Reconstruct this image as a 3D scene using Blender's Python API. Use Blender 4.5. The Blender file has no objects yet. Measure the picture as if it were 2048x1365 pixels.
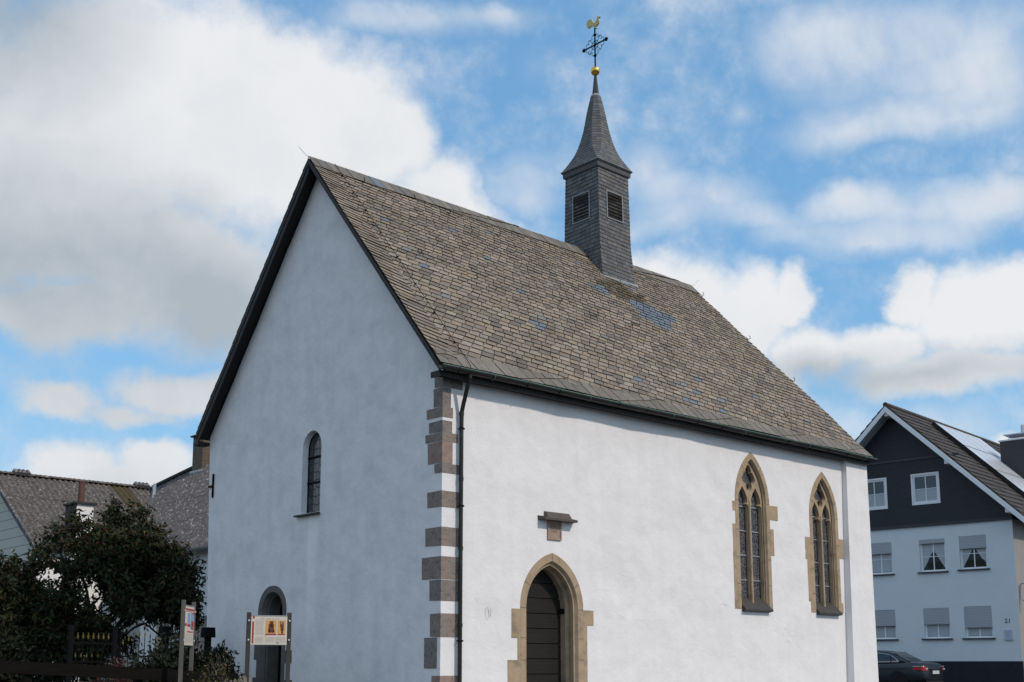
import bpy, bmesh, math, random
from math import sin, cos, pi, radians, sqrt, atan2
from mathutils import Vector, Matrix, noise as mnoise
from mathutils.geometry import tessellate_polygon

random.seed(11)
SC = bpy.context.scene
COL = SC.collection

# ------------------------------------------------------------------ camera
EYE = Vector((-11.976, -14.750, 1.6))
YAW, PITCH = radians(47.467), radians(9.594)
cam_data = bpy.data.cameras.new('camera')
cam = bpy.data.objects.new('camera', cam_data)
COL.objects.link(cam)
cam_data.sensor_fit = 'HORIZONTAL'
cam_data.sensor_width = 36.0
cam_data.lens = 41.2
cam_data.shift_y = 0.1208
cam_data.clip_end = 4000
cam.location = EYE
cam.rotation_euler = (pi / 2 + PITCH, 0, YAW - pi / 2)
SC.camera = cam
SC.render.resolution_x, SC.render.resolution_y = 1024, 682

# ------------------------------------------------------------------ sun, sky, exposure
SUN_AZ, SUN_EL = radians(-77), radians(41)
sun_data = bpy.data.lights.new('sun', 'SUN')
sun_data.energy = 2.2
sun_data.angle = radians(2.5)
sun_data.color = (1.0, 0.87, 0.75)
sun = bpy.data.objects.new('sun', sun_data)
COL.objects.link(sun)
sv = Vector((cos(SUN_AZ) * cos(SUN_EL), sin(SUN_AZ) * cos(SUN_EL), sin(SUN_EL)))
sun.rotation_euler = sv.to_track_quat('Z', 'Y').to_euler()
sun.location = (0, -20, 30)

SC.view_settings.view_transform = 'Standard'
SC.view_settings.look = 'None'
SC.view_settings.exposure = 0.0
SC.view_settings.gamma = 1.0

# clouds: azimuth, elevation, half width, half height (radians), weight
CLOUDS = [
    (1.1347, 0.4391, 0.2291, 0.1241, 1.00),
    (1.0010, 0.4323, 0.1272, 0.1054, 1.00),
    (0.9388, 0.4396, 0.0538, 0.0511, 1.00),
    (1.2219, 0.3551, 0.1641, 0.1024, 1.00),
    (1.1196, 0.3113, 0.1340, 0.0759, 1.00),
    (1.0728, 0.4763, 0.1417, 0.0601, 1.00),
    (0.8930, 0.3810, 0.0715, 0.0650, 1.00),
    (0.8660, 0.3569, 0.0624, 0.0493, 1.00),
    (1.0307, 0.2849, 0.0847, 0.0618, 1.00),
    (1.2047, 0.2713, 0.0992, 0.0353, 1.00),
    (1.2502, 0.3243, 0.0260, 0.0228, 0.90),
    (1.2048, 0.2117, 0.0454, 0.0218, 0.80),
    (1.1232, 0.2217, 0.0600, 0.0244, 0.90),
    (1.0786, 0.2244, 0.0492, 0.0247, 0.80),
    (1.1540, 0.2034, 0.0626, 0.0141, 0.50),
    (1.1938, 0.1566, 0.0491, 0.0319, 1.00),
    (1.1322, 0.1620, 0.0473, 0.0265, 1.00),
    (1.1626, 0.1462, 0.1000, 0.0201, 0.90),
    (1.0997, 0.1491, 0.0521, 0.0247, 0.80),
    (0.6212, 0.2805, 0.0592, 0.0535, 1.00),
    (0.6721, 0.2954, 0.0475, 0.0456, 1.00),
    (0.5786, 0.2942, 0.0249, 0.0325, 1.00),
    (0.7063, 0.3217, 0.0481, 0.0289, 0.70),
    (0.4394, 0.2777, 0.0682, 0.0487, 1.00),
    (0.4853, 0.2903, 0.0275, 0.0336, 1.00),
    (0.4050, 0.2854, 0.0442, 0.0384, 1.00),
    (0.5071, 0.2562, 0.0555, 0.0241, 0.90),
    (0.5641, 0.2482, 0.0532, 0.0327, 0.95),
    (0.4615, 0.2323, 0.0992, 0.0278, 0.90),
    (0.4199, 0.1774, 0.0256, 0.0137, 0.70),
    (0.5981, 0.2254, 0.0497, 0.0290, 0.70),
]
WISPS = [
    (0.5061, 0.4819, 0.1114, 0.0549, 1.00),
    (0.5470, 0.5056, 0.1062, 0.0401, 0.70),
    (0.4486, 0.4289, 0.0942, 0.0259, 0.90),
    (0.5302, 0.4285, 0.0788, 0.0266, 0.90),
    (0.4205, 0.4865, 0.0777, 0.0494, 0.80),
    (0.7090, 0.3994, 0.0489, 0.0361, 0.90),
    (0.6525, 0.3722, 0.0739, 0.0322, 0.90),
    (0.5930, 0.3520, 0.0592, 0.0241, 0.70),
    (0.5331, 0.3744, 0.0494, 0.0235, 0.80),
    (0.4770, 0.3603, 0.1027, 0.0347, 1.00),
    (0.4141, 0.3672, 0.0604, 0.0300, 0.80),
    (0.6235, 0.4493, 0.0262, 0.0231, 0.50),
    (0.8122, 0.3979, 0.0585, 0.0243, 0.80),
    (0.8347, 0.4180, 0.0722, 0.0240, 0.50),
    (0.6886, 0.4998, 0.0541, 0.0264, 0.35),
    (0.7321, 0.3556, 0.0972, 0.0205, 0.80),
    (0.8026, 0.5000, 0.0321, 0.0229, 0.30),
    (0.9086, 0.5289, 0.1053, 0.0223, 0.90),
    (0.8395, 0.5377, 0.0693, 0.0167, 0.60),
    (0.4642, 0.1885, 0.0911, 0.0319, 0.90),
    (0.5425, 0.1894, 0.0799, 0.0286, 0.60),
    (0.7713, 0.4294, 0.0901, 0.0238, 0.40),
    (0.4230, 0.4544, 0.1005, 0.0289, 0.60),
    (0.5149, 0.3330, 0.1208, 0.0197, 0.70),
    (1.2252, 0.1784, 0.0554, 0.0393, 0.35),
    (0.9772, 0.5292, 0.0723, 0.0221, 0.50),
]
GREYS = [
    (1.2172, 0.2857, 0.2405, 0.1317, 0.80),
    (1.1061, 0.2881, 0.1787, 0.1088, 0.45),
    (1.2712, 0.4943, 0.1584, 0.0829, 0.90),
    (1.2396, 0.3868, 0.1590, 0.0967, 0.35),
    (1.2653, 0.3261, 0.0734, 0.0603, 0.30),
    (1.0651, 0.2993, 0.1086, 0.0814, 0.35),
    (1.1341, 0.2006, 0.1185, 0.0244, 0.20),
    (0.4809, 0.2319, 0.1467, 0.0300, 0.80),
    (0.5650, 0.2277, 0.0734, 0.0287, 0.55),
    (1.1547, 0.1426, 0.1081, 0.0283, 0.30),
    (0.6315, 0.2270, 0.0588, 0.0292, 0.40),
]
W = bpy.data.worlds.new('World')
SC.world = W
W.use_nodes = True
nt = W.node_tree
nt.nodes.clear()


def wn(kind, **kw):
    n = nt.nodes.new(kind)
    for k, v in kw.items():
        setattr(n, k, v)
    return n


def wl(a, b):
    nt.links.new(a, b)


def wmath(op, a, b=None, c=None, clamp=False):
    n = wn('ShaderNodeMath', operation=op, use_clamp=clamp)
    for i, v in enumerate((a, b, c)):
        if v is None:
            continue
        if isinstance(v, (int, float)):
            n.inputs[i].default_value = v
        else:
            wl(v, n.inputs[i])
    return n.outputs[0]


def wstep(x, lo, hi):
    n = wn('ShaderNodeMapRange', interpolation_type='SMOOTHSTEP')
    wl(x, n.inputs['Value'])
    n.inputs['From Min'].default_value = lo
    n.inputs['From Max'].default_value = hi
    return n.outputs[0]


def wnoise(vec, scale, detail, rough=0.55):
    n = wn('ShaderNodeTexNoise')
    wl(vec, n.inputs['Vector'])
    n.inputs['Scale'].default_value = scale
    n.inputs['Detail'].default_value = detail
    n.inputs['Roughness'].default_value = rough
    return n


w_out = wn('ShaderNodeOutputWorld')
w_bg = wn('ShaderNodeBackground')
w_tc = wn('ShaderNodeTexCoord')
w_sky = wn('ShaderNodeTexSky', sky_type='NISHITA')
w_sky.sun_disc = False
w_sky.sun_elevation = SUN_EL
w_sky.sun_rotation = pi / 2 - SUN_AZ
w_sky.air_density = 1.0
w_sky.dust_density = 0.6
w_sky.ozone_density = 1.6
SKY_STRENGTH = 0.1
dirv = w_tc.outputs['Generated']
sep = wn('ShaderNodeSeparateXYZ')
wl(dirv, sep.inputs[0])
az = wmath('ARCTAN2', sep.outputs[1], sep.outputs[0])
el = wmath('ARCSINE', sep.outputs[2])
comb = wn('ShaderNodeCombineXYZ')
wl(az, comb.inputs[0])
wl(el, comb.inputs[1])
warp = wnoise(dirv, 7.0, 6.0, 0.6)
wa = wn('ShaderNodeVectorMath', operation='MULTIPLY_ADD')
wl(warp.outputs['Color'], wa.inputs[0])
wa.inputs[1].default_value = (0.085, 0.075, 0.0)
wb = wn('ShaderNodeVectorMath', operation='ADD')
wa.inputs[2].default_value = (-0.0425, -0.0375, 0.0)
wl(comb.outputs[0], wb.inputs[0])
wl(wa.outputs[0], wb.inputs[1])
P_warp = wb.outputs[0]
fine = wnoise(dirv, 26.0, 7.0, 0.62).outputs['Fac']
mid = wnoise(dirv, 9.0, 5.0, 0.55).outputs['Fac']


def blob_field(blobs, total=False):
    acc = None
    for (a, e, ra, re, wgt) in blobs:
        m = wn('ShaderNodeVectorMath', operation='MULTIPLY_ADD')
        wl(P_warp, m.inputs[0])
        m.inputs[1].default_value = (1 / ra, 1 / re, 0)
        m.inputs[2].default_value = (-a / ra, -e / re, 0)
        d = wn('ShaderNodeVectorMath', operation='LENGTH')
        wl(m.outputs[0], d.inputs[0])
        v = wmath('MULTIPLY_ADD', d.outputs['Value'], -wgt, wgt)
        v = wmath('MAXIMUM', v, 0.0)
        if acc is None:
            acc = v
        elif total:
            acc = wmath('ADD', acc, v)
        else:
            acc = wmath('SMOOTH_MAX', acc, v, 0.12)
    return acc


cum = blob_field(CLOUDS)
cum = wmath('MULTIPLY_ADD', fine, 0.55, wmath('SUBTRACT', cum, 0.275))
cum = wmath('MULTIPLY_ADD', mid, 0.30, wmath('SUBTRACT', cum, 0.15))
m_cum = wstep(cum, 0.0, 0.50)
wsp = blob_field(WISPS, True)
strm = wn('ShaderNodeMapping')
strm.inputs['Rotation'].default_value = (0.5, 0.35, 0.9)
strm.inputs['Scale'].default_value = (1.0, 2.6, 1.4)
wl(dirv, strm.inputs[0])
streaks = wnoise(strm.outputs[0], 4.6, 7.0, 0.56).outputs['Fac']
wsp = wmath('MULTIPLY', wsp, wmath('MULTIPLY_ADD', streaks, 2.0, -0.15))
wsp = wmath('MULTIPLY_ADD', fine, 0.25, wmath('SUBTRACT', wsp, 0.12))
m_wsp = wmath('MULTIPLY', wstep(wsp, -0.02, 1.15), 0.80)
# the rest of the dome: unseen clouds, cover widened to whiten the ambient light
off = wmath('ABSOLUTE', wmath('SUBTRACT', az, YAW))
m_off = wstep(off, 0.50, 0.75)
high = wstep(el, 0.58, 0.75)
m_off = wmath('MAXIMUM', m_off, high)
glob = wnoise(dirv, 2.6, 6.0, 0.55).outputs['Fac']
m_glob = wmath('MULTIPLY', wstep(glob, 0.40, 0.60), wmath('MULTIPLY', m_off, 0.80))
mask = wmath('MAXIMUM', wmath('MAXIMUM', m_cum, m_wsp), m_glob)
grey = blob_field(GREYS, True)
grey = wmath('MULTIPLY', grey, wmath('MULTIPLY_ADD', mid, 1.2, 0.4))
billow = wstep(wnoise(P_warp, 9.0, 6.0, 0.6).outputs['Fac'], 0.40, 0.72)
grey = wmath('MULTIPLY_ADD', billow, 0.16, grey, True)
cc = wn('ShaderNodeMixRGB')
wl(grey, cc.inputs[0])
cc.inputs[1].default_value = (0.83, 0.845, 0.87, 1)
cc.inputs[2].default_value = (0.42, 0.48, 0.535, 1)
tone = wn('ShaderNodeMixRGB', blend_type='MULTIPLY')
tone.inputs[0].default_value = 1.0
expo = wn('ShaderNodeVectorMath', operation='SCALE')
wl(w_sky.outputs[0], expo.inputs[0])
expo.inputs['Scale'].default_value = SKY_STRENGTH
soft = wn('ShaderNodeGamma')
soft.inputs[1].default_value = 0.42
wl(expo.outputs[0], soft.inputs[0])
wl(soft.outputs[0], tone.inputs[1])
tone.inputs[2].default_value = (0.43, 0.78, 1.08, 1)
low = wn('ShaderNodeMixRGB')
wl(wmath('MULTIPLY', wmath('SUBTRACT', 1.0, wstep(el, 0.02, 0.36)), 0.55), low.inputs[0])
wl(tone.outputs[0], low.inputs[1])
low.inputs[2].default_value = (0.36, 0.58, 0.78, 1)
mx = wn('ShaderNodeMixRGB')
wl(mask, mx.inputs[0])
wl(low.outputs[0], mx.inputs[1])
wl(cc.outputs[0], mx.inputs[2])
wl(mx.outputs[0], w_bg.inputs['Color'])
w_bg.inputs['Strength'].default_value = 1.0
wl(w_bg.outputs[0], w_out.inputs[0])


# ------------------------------------------------------------------ materials
def material(name, base, rough=0.85, var=0.12, scale=6.0, bump=0.0, bscale=40.0, metal=0.0, spec=0.3,
             ramp=None, dirt=None, island=None, big_bump=0.0, stretch=None, streak=0.0):
    m = bpy.data.materials.new(name)
    m.use_nodes = True
    t = m.node_tree
    b = t.nodes['Principled BSDF']
    b.inputs['Roughness'].default_value = rough
    b.inputs['Metallic'].default_value = metal
    b.inputs['Specular IOR Level'].default_value = spec
    tc = t.nodes.new('ShaderNodeTexCoord')
    vec = tc.outputs['Object']
    if stretch:
        mp = t.nodes.new('ShaderNodeMapping')
        mp.inputs['Scale'].default_value = stretch
        t.links.new(vec, mp.inputs[0])
        vec = mp.outputs[0]
    n1 = t.nodes.new('ShaderNodeTexNoise')
    n1.inputs['Scale'].default_value = scale
    n1.inputs['Detail'].default_value = 6
    n1.inputs['Roughness'].default_value = 0.6
    t.links.new(vec, n1.inputs['Vector'])
    rgb = t.nodes.new('ShaderNodeRGB')
    rgb.outputs[0].default_value = (*base, 1)
    colour = rgb.outputs[0]
    if island:
        geo = t.nodes.new('ShaderNodeNewGeometry')
        cr = t.nodes.new('ShaderNodeValToRGB')
        cr.color_ramp.interpolation = 'CONSTANT'
        e = cr.color_ramp.elements
        k = len(island)
        for i, c in enumerate(island):
            el_ = e[i] if i < 2 else e.new(i / k)
            el_.position = i / k
            el_.color = (*c, 1)
        t.links.new(geo.outputs['Random Per Island'], cr.inputs[0])
        colour = cr.outputs[0]
    if dirt:
        (dc, lo, hi, ds) = dirt[:4]
        n2 = t.nodes.new('ShaderNodeTexNoise')
        n2.inputs['Scale'].default_value = ds
        n2.inputs['Detail'].default_value = 8
        n2.inputs['Roughness'].default_value = 0.65
        t.links.new(tc.outputs['Object'], n2.inputs['Vector'])
        mr = t.nodes.new('ShaderNodeMapRange')
        mr.inputs['From Min'].default_value = lo
        mr.inputs['From Max'].default_value = hi
        t.links.new(n2.outputs['Fac'], mr.inputs['Value'])
        dm = t.nodes.new('ShaderNodeMixRGB')
        t.links.new(mr.outputs[0], dm.inputs[0])
        t.links.new(colour, dm.inputs[1])
        dm.inputs[2].default_value = (*dc, 1)
        colour = dm.outputs[0]
    mul = t.nodes.new('ShaderNodeMapRange')
    mul.inputs['From Min'].default_value = 0.25
    mul.inputs['From Max'].default_value = 0.75
    mul.inputs['To Min'].default_value = 1 - var
    mul.inputs['To Max'].default_value = 1 + var
    t.links.new(n1.outputs['Fac'], mul.inputs['Value'])
    if streak:
        ms_ = t.nodes.new('ShaderNodeMapping')
        ms_.inputs['Scale'].default_value = (5.0, 5.0, 0.35)
        t.links.new(tc.outputs['Object'], ms_.inputs[0])
        n5 = t.nodes.new('ShaderNodeTexNoise')
        n5.inputs['Scale'].default_value = 1.0
        n5.inputs['Detail'].default_value = 5
        t.links.new(ms_.outputs[0], n5.inputs['Vector'])
        m5 = t.nodes.new('ShaderNodeMapRange')
        m5.inputs['From Min'].default_value = 0.3
        m5.inputs['From Max'].default_value = 0.7
        m5.inputs['To Min'].default_value = 1 - streak
        m5.inputs['To Max'].default_value = 1 + streak * 0.6
        t.links.new(n5.outputs['Fac'], m5.inputs['Value'])
        x5 = t.nodes.new('ShaderNodeMath')
        x5.operation = 'MULTIPLY'
        t.links.new(mul.outputs[0], x5.inputs[0])
        t.links.new(m5.outputs[0], x5.inputs[1])
        mul = x5
    vm = t.nodes.new('ShaderNodeVectorMath')
    vm.operation = 'SCALE'
    t.links.new(colour, vm.inputs[0])
    t.links.new(mul.outputs[0], vm.inputs['Scale'])
    t.links.new(vm.outputs[0], b.inputs['Base Color'])
    if bump or big_bump:
        n3 = t.nodes.new('ShaderNodeTexNoise')
        n3.inputs['Scale'].default_value = bscale
        n3.inputs['Detail'].default_value = 5
        t.links.new(vec, n3.inputs['Vector'])
        h = n3.outputs['Fac']
        if big_bump:
            n4 = t.nodes.new('ShaderNodeTexNoise')
            n4.inputs['Scale'].default_value = 1.3
            n4.inputs['Detail'].default_value = 3
            t.links.new(vec, n4.inputs['Vector'])
            ad = t.nodes.new('ShaderNodeMath')
            ad.operation = 'MULTIPLY_ADD'
            t.links.new(n4.outputs['Fac'], ad.inputs[0])
            ad.inputs[1].default_value = big_bump
            ml = t.nodes.new('ShaderNodeMath')
            ml.operation = 'MULTIPLY'
            t.links.new(h, ml.inputs[0])
            ml.inputs[1].default_value = bump
            t.links.new(ml.outputs[0], ad.inputs[2])
            h = ad.outputs[0]
        bp = t.nodes.new('ShaderNodeBump')
        bp.inputs['Strength'].default_value = 1.0 if big_bump else bump
        bp.inputs['Distance'].default_value = 0.02 if not big_bump else 0.05
        t.links.new(h, bp.inputs['Height'])
        t.links.new(bp.outputs[0], b.inputs['Normal'])
    return m


def lead_glass(name, dark, line, sx, sy, rough=0.12, irregular=False):
    """Dark glass in a lead lattice (or behind a wire mesh)."""
    m = bpy.data.materials.new(name)
    m.use_nodes = True
    t = m.node_tree
    b = t.nodes['Principled BSDF']
    tc = t.nodes.new('ShaderNodeTexCoord')
    mp = t.nodes.new('ShaderNodeMapping')
    mp.inputs['Scale'].default_value = (sx, sx, sy)
    t.links.new(tc.outputs['Object'], mp.inputs[0])
    v = t.nodes.new('ShaderNodeTexVoronoi')
    v.feature = 'DISTANCE_TO_EDGE'
    v.inputs['Scale'].default_value = 1.0
    v.inputs['Randomness'].default_value = 1.0 if irregular else 0.35
    t.links.new(mp.outputs[0], v.inputs['Vector'])
    st = t.nodes.new('ShaderNodeMath')
    st.operation = 'LESS_THAN'
    st.inputs[1].default_value = 0.13 if irregular else 0.06
    t.links.new(v.outputs['Distance'], st.inputs[0])
    v2 = t.nodes.new('ShaderNodeTexVoronoi')
    v2.inputs['Scale'].default_value = 1.0
    v2.inputs['Randomness'].default_value = 1.0 if irregular else 0.35
    t.links.new(mp.outputs[0], v2.inputs['Vector'])
    sc = t.nodes.new('ShaderNodeMixRGB')
    t.links.new(v2.outputs['Color'], sc.inputs[0])
    sc.inputs[1].default_value = (*[c * 0.5 for c in dark], 1)
    sc.inputs[2].default_value = (*[c * 1.8 for c in dark], 1)
    mix = t.nodes.new('ShaderNodeMixRGB')
    t.links.new(st.outputs[0], mix.inputs[0])
    t.links.new(sc.outputs[0], mix.inputs[1])
    mix.inputs[2].default_value = (*line, 1)
    t.links.new(mix.outputs[0], b.inputs['Base Color'])
    rg = t.nodes.new('ShaderNodeMath')
    rg.operation = 'MULTIPLY_ADD'
    t.links.new(st.outputs[0], rg.inputs[0])
    rg.inputs[1].default_value = 0.5
    rg.inputs[2].default_value = rough
    t.links.new(rg.outputs[0], b.inputs['Roughness'])
    bp = t.nodes.new('ShaderNodeBump')
    bp.inputs['Strength'].default_value = 0.5
    bp.inputs['Distance'].default_value = 0.02
    t.links.new(v2.outputs['Color'], bp.inputs['Height'])
    t.links.new(bp.outputs[0], b.inputs['Normal'])
    b.inputs['Specular IOR Level'].default_value = 0.5
    return m


def lined(name, base, line, period, width, rough=0.8, var=0.12, axis='Z', scale=5.0, spec=0.3):
    """A surface ruled with thin joints across one axis (boards, shutter slats)."""
    m = material(name, base, rough, var, scale, spec=spec)
    t = m.node_tree
    b = t.nodes['Principled BSDF']
    src = b.inputs['Base Color'].links[0].from_socket
    tc = t.nodes.new('ShaderNodeTexCoord')
    sp = t.nodes.new('ShaderNodeSeparateXYZ')
    t.links.new(tc.outputs['Object'], sp.inputs[0])
    dv = t.nodes.new('ShaderNodeMath')
    dv.operation = 'DIVIDE'
    t.links.new(sp.outputs['XYZ'.index(axis)], dv.inputs[0])
    dv.inputs[1].default_value = period
    fr = t.nodes.new('ShaderNodeMath')
    fr.operation = 'FRACT'
    t.links.new(dv.outputs[0], fr.inputs[0])
    lt = t.nodes.new('ShaderNodeMath')
    lt.operation = 'LESS_THAN'
    t.links.new(fr.outputs[0], lt.inputs[0])
    lt.inputs[1].default_value = width / period
    mx_ = t.nodes.new('ShaderNodeMixRGB')
    t.links.new(lt.outputs[0], mx_.inputs[0])
    t.links.new(src, mx_.inputs[1])
    mx_.inputs[2].default_value = (*line, 1)
    t.links.new(mx_.outputs[0], b.inputs['Base Color'])
    return m


def bricks(name, c1, c2, mortar, scale, rough=0.85, bw=0.5, rh=0.25, vec_axes=None, ms=0.02):
    m = bpy.data.materials.new(name)
    m.use_nodes = True
    t = m.node_tree
    b = t.nodes['Principled BSDF']
    b.inputs['Roughness'].default_value = rough
    tc = t.nodes.new('ShaderNodeTexCoord')
    sp = t.nodes.new('ShaderNodeSeparateXYZ')
    t.links.new(tc.outputs['Object'], sp.inputs[0])
    ad = t.nodes.new('ShaderNodeMath')
    ad.operation = 'ADD'
    t.links.new(sp.outputs[0], ad.inputs[0])
    t.links.new(sp.outputs[1], ad.inputs[1])
    cb = t.nodes.new('ShaderNodeCombineXYZ')
    t.links.new(ad.outputs[0], cb.inputs[0])
    t.links.new(sp.outputs[2], cb.inputs[1])
    bk = t.nodes.new('ShaderNodeTexBrick')
    t.links.new(cb.outputs[0], bk.inputs['Vector'])
    bk.inputs['Color1'].default_value = (*c1, 1)
    bk.inputs['Color2'].default_value = (*c2, 1)
    bk.inputs['Mortar'].default_value = (*mortar, 1)
    bk.inputs['Scale'].default_value = scale
    bk.inputs['Mortar Size'].default_value = ms
    bk.inputs['Brick Width'].default_value = bw
    bk.inputs['Row Height'].default_value = rh
    t.links.new(bk.outputs['Color'], b.inputs['Base Color'])
    bp = t.nodes.new('ShaderNodeBump')
    bp.inputs['Strength'].default_value = 0.5
    bp.inputs['Distance'].default_value = 0.01
    bp.invert = True
    t.links.new(bk.outputs['Fac'], bp.inputs['Height'])
    t.links.new(bp.outputs[0], b.inputs['Normal'])
    return m


M = {}
M['plaster'] = material('white_plaster', (0.80, 0.785, 0.78), 0.9, 0.03, 1.6, 0.10, 22, spec=0.15, big_bump=0.9, streak=0.022,
                        dirt=((0.70, 0.69, 0.688), 0.52, 0.90, 1.3))
M['plaster_gable'] = material('weathered_gable_plaster', (0.79, 0.775, 0.77), 0.92, 0.05, 2.2, 0.10, 20, spec=0.15, big_bump=1.0, streak=0.03,
                              dirt=((0.655, 0.657, 0.66), 0.46, 0.80, 1.9))
t_ = M['plaster_gable'].node_tree
src_ = t_.nodes['Principled BSDF'].inputs['Base Color'].links[0].from_socket
tc_ = t_.nodes.new('ShaderNodeTexCoord')
sp_n = t_.nodes.new('ShaderNodeSeparateXYZ')
t_.links.new(tc_.outputs['Object'], sp_n.inputs[0])


def gmath(op, a, b=None):
    n = t_.nodes.new('ShaderNodeMath')
    n.operation = op
    for i_, v_ in enumerate((a, b)):
        if v_ is None:
            continue
        if isinstance(v_, (int, float)):
            n.inputs[i_].default_value = v_
        else:
            t_.links.new(v_, n.inputs[i_])
    return n.outputs[0]


def gstep(x, lo, hi):
    n = t_.nodes.new('ShaderNodeMapRange')
    n.interpolation_type = 'SMOOTHSTEP'
    t_.links.new(x, n.inputs['Value'])
    n.inputs['From Min'].default_value = lo
    n.inputs['From Max'].default_value = hi
    return n.outputs[0]


wash = gmath('MULTIPLY', gstep(gmath('ABSOLUTE', gmath('SUBTRACT', sp_n.outputs[1], 3.80)), 0.24, 0.06), gmath('MULTIPLY', gstep(sp_n.outputs[2], 0.6, 2.6), gstep(sp_n.outputs[2], 3.74, 3.68)))
wv = t_.nodes.new('ShaderNodeVectorMath')
wv.operation = 'SCALE'
t_.links.new(src_, wv.inputs[0])
t_.links.new(gmath('ADD', gmath('MULTIPLY', wash, 0.10), 1.0), wv.inputs['Scale'])
t_.links.new(wv.outputs[0], t_.nodes['Principled BSDF'].inputs['Base Color'])
M['slate_old'] = material('weathered_slate', (0.24, 0.21, 0.17), 0.8, 0.20, 9.0, 0.35, 60, spec=0.25,
                          island=[(0.238, 0.199, 0.156), (0.278, 0.231, 0.177), (0.212, 0.184, 0.148), (0.261, 0.210, 0.153), (0.310, 0.264, 0.209), (0.246, 0.209, 0.166), (0.188, 0.165, 0.136), (0.289, 0.231, 0.167), (0.256, 0.218, 0.174), (0.228, 0.189, 0.145), (0.268, 0.230, 0.185), (0.161, 0.141, 0.118)],
                          dirt=((0.125, 0.110, 0.088), 0.50, 0.78, 1.4))
M['slate_new'] = material('new_blue_slate', (0.140, 0.168, 0.198), 0.55, 0.08, 9.0, 0.2, 60, spec=0.4)
M['slate_turret'] = material('grey_turret_slate', (0.13, 0.135, 0.142), 0.55, 0.15, 9.0, 0.25, 60, spec=0.12,
                             island=[(0.114, 0.116, 0.121), (0.143, 0.145, 0.148), (0.126, 0.129, 0.133), (0.101, 0.104, 0.109), (0.156, 0.156, 0.156), (0.131, 0.126, 0.120)])
M['slate_spire'] = material('grey_spire_slate', (0.125, 0.124, 0.120), 0.65, 0.28, 14.0, 0.4, 50, spec=0.3, stretch=(1, 1, 2.2))
M['dark_board'] = material('dark_stained_board', (0.022, 0.019, 0.018), 0.6, 0.25, 3.0, spec=0.3)
M['sandstone'] = material('tan_sandstone', (0.395, 0.30, 0.20), 0.9, 0.16, 4.0, 0.3, 45, spec=0.15,
                          dirt=((0.19, 0.165, 0.135), 0.52, 0.72, 3.5))
M['sandstone_joint'] = material('stone_joint', (0.13, 0.11, 0.09), 0.9, 0.1, 8)
M['grey_stone'] = material('grey_door_stone', (0.135, 0.128, 0.118), 0.9, 0.22, 5.0, 0.3, 45, spec=0.15)
M['quoin'] = material('brown_quoin_stone', (0.255, 0.212, 0.185), 0.9, 0.20, 7.0, 0.45, 55, spec=0.15,
                      dirt=((0.11, 0.095, 0.088), 0.54, 0.68, 17.0))
M['quoin_grey'] = material('grey_quoin_stone', (0.225, 0.198, 0.185), 0.9, 0.22, 7.0, 0.45, 55, spec=0.15,
                           dirt=((0.095, 0.085, 0.08), 0.54, 0.68, 17.0))
M['quoin_red'] = material('reddish_quoin_stone', (0.31, 0.225, 0.19), 0.9, 0.20, 7.0, 0.45, 55, spec=0.15,
                          dirt=((0.19, 0.16, 0.15), 0.5, 0.7, 9.0))
M['plaque'] = material('reddish_plaque_stone', (0.36, 0.27, 0.22), 0.9, 0.14, 12, 0.3, 60, spec=0.15)
M['plaque_dark'] = material('carved_shadow_stone', (0.19, 0.13, 0.11), 0.9, 0.1, 12)
M['hood'] = material('weathered_hood_stone', (0.10, 0.083, 0.075), 0.85, 0.25, 10, 0.4, 50)
M['door_wood'] = material('dark_door_planks', (0.018, 0.0155, 0.0135), 0.6, 0.3, 3.0, 0.2, 30, spec=0.25, stretch=(1, 1, 8))
M['iron'] = material('black_iron', (0.007, 0.007, 0.008), 0.8, 0.15, 12, spec=0.08)
M['slate_edge'] = material('dark_slate_edge', (0.030, 0.027, 0.024), 0.9, 0.2, 12, spec=0.1)
M['void'] = material('dark_interior', (0.006, 0.006, 0.007), 0.95, 0.1, 3, spec=0.03)
M['copper'] = material('dark_copper', (0.028, 0.027, 0.025), 0.45, 0.3, 6, metal=0.35, dirt=((0.05, 0.085, 0.075), 0.60, 0.72, 7))
M['verdigris'] = material('verdigris_edge', (0.13, 0.20, 0.17), 0.55, 0.25, 8, metal=0.2)
M['zinc'] = material('pale_zinc', (0.36, 0.38, 0.40), 0.45, 0.12, 9, metal=0.4)
M['zinc_dark'] = material('dull_lead_sheet', (0.06, 0.062, 0.06), 0.45, 0.15, 9, metal=0.3)
M['dull_gold'] = material('dull_gold_paint', (0.15, 0.12, 0.04), 0.55, 0.2, 12, metal=0.2)
M['gold'] = material('gilded_copper', (0.83, 0.52, 0.12), 0.30, 0.18, 8, metal=1.0)
M['pale_gilt'] = material('worn_gilding', (0.60, 0.48, 0.20), 0.5, 0.2, 12, metal=0.25)
M['mesh_glass'] = lead_glass('leaded_glass_behind_mesh', (0.013, 0.014, 0.018), (0.115, 0.118, 0.13), 15, 22, 0.35, True)
M['lead_glass'] = lead_glass('leaded_church_glass', (0.030, 0.038, 0.046), (0.008, 0.008, 0.009), 9, 6.5, 0.10)
M['sill_slate'] = material('dark_sill_slate', (0.060, 0.055, 0.052), 0.7, 0.2, 8, 0.2, 40)
M['house_plaster'] = material('pale_house_render', (0.66, 0.72, 0.75), 0.92, 0.03, 2.0, 0.15, 80, spec=0.1)
M['house_side'] = material('shade_toned_house_render', (0.30, 0.285, 0.275), 0.92, 0.03, 2.0, 0.15, 80, spec=0.1)  # render darkened in its colour to imitate shade on the side wall
M['cladding'] = bricks('dark_blue_slate_cladding', (0.013, 0.017, 0.025), (0.018, 0.022, 0.031), (0.007, 0.009, 0.013), 3.2, 0.6, 0.5, 0.35)
M['plinth'] = material('black_plinth_render', (0.020, 0.022, 0.030), 0.8, 0.2, 5)
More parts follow.
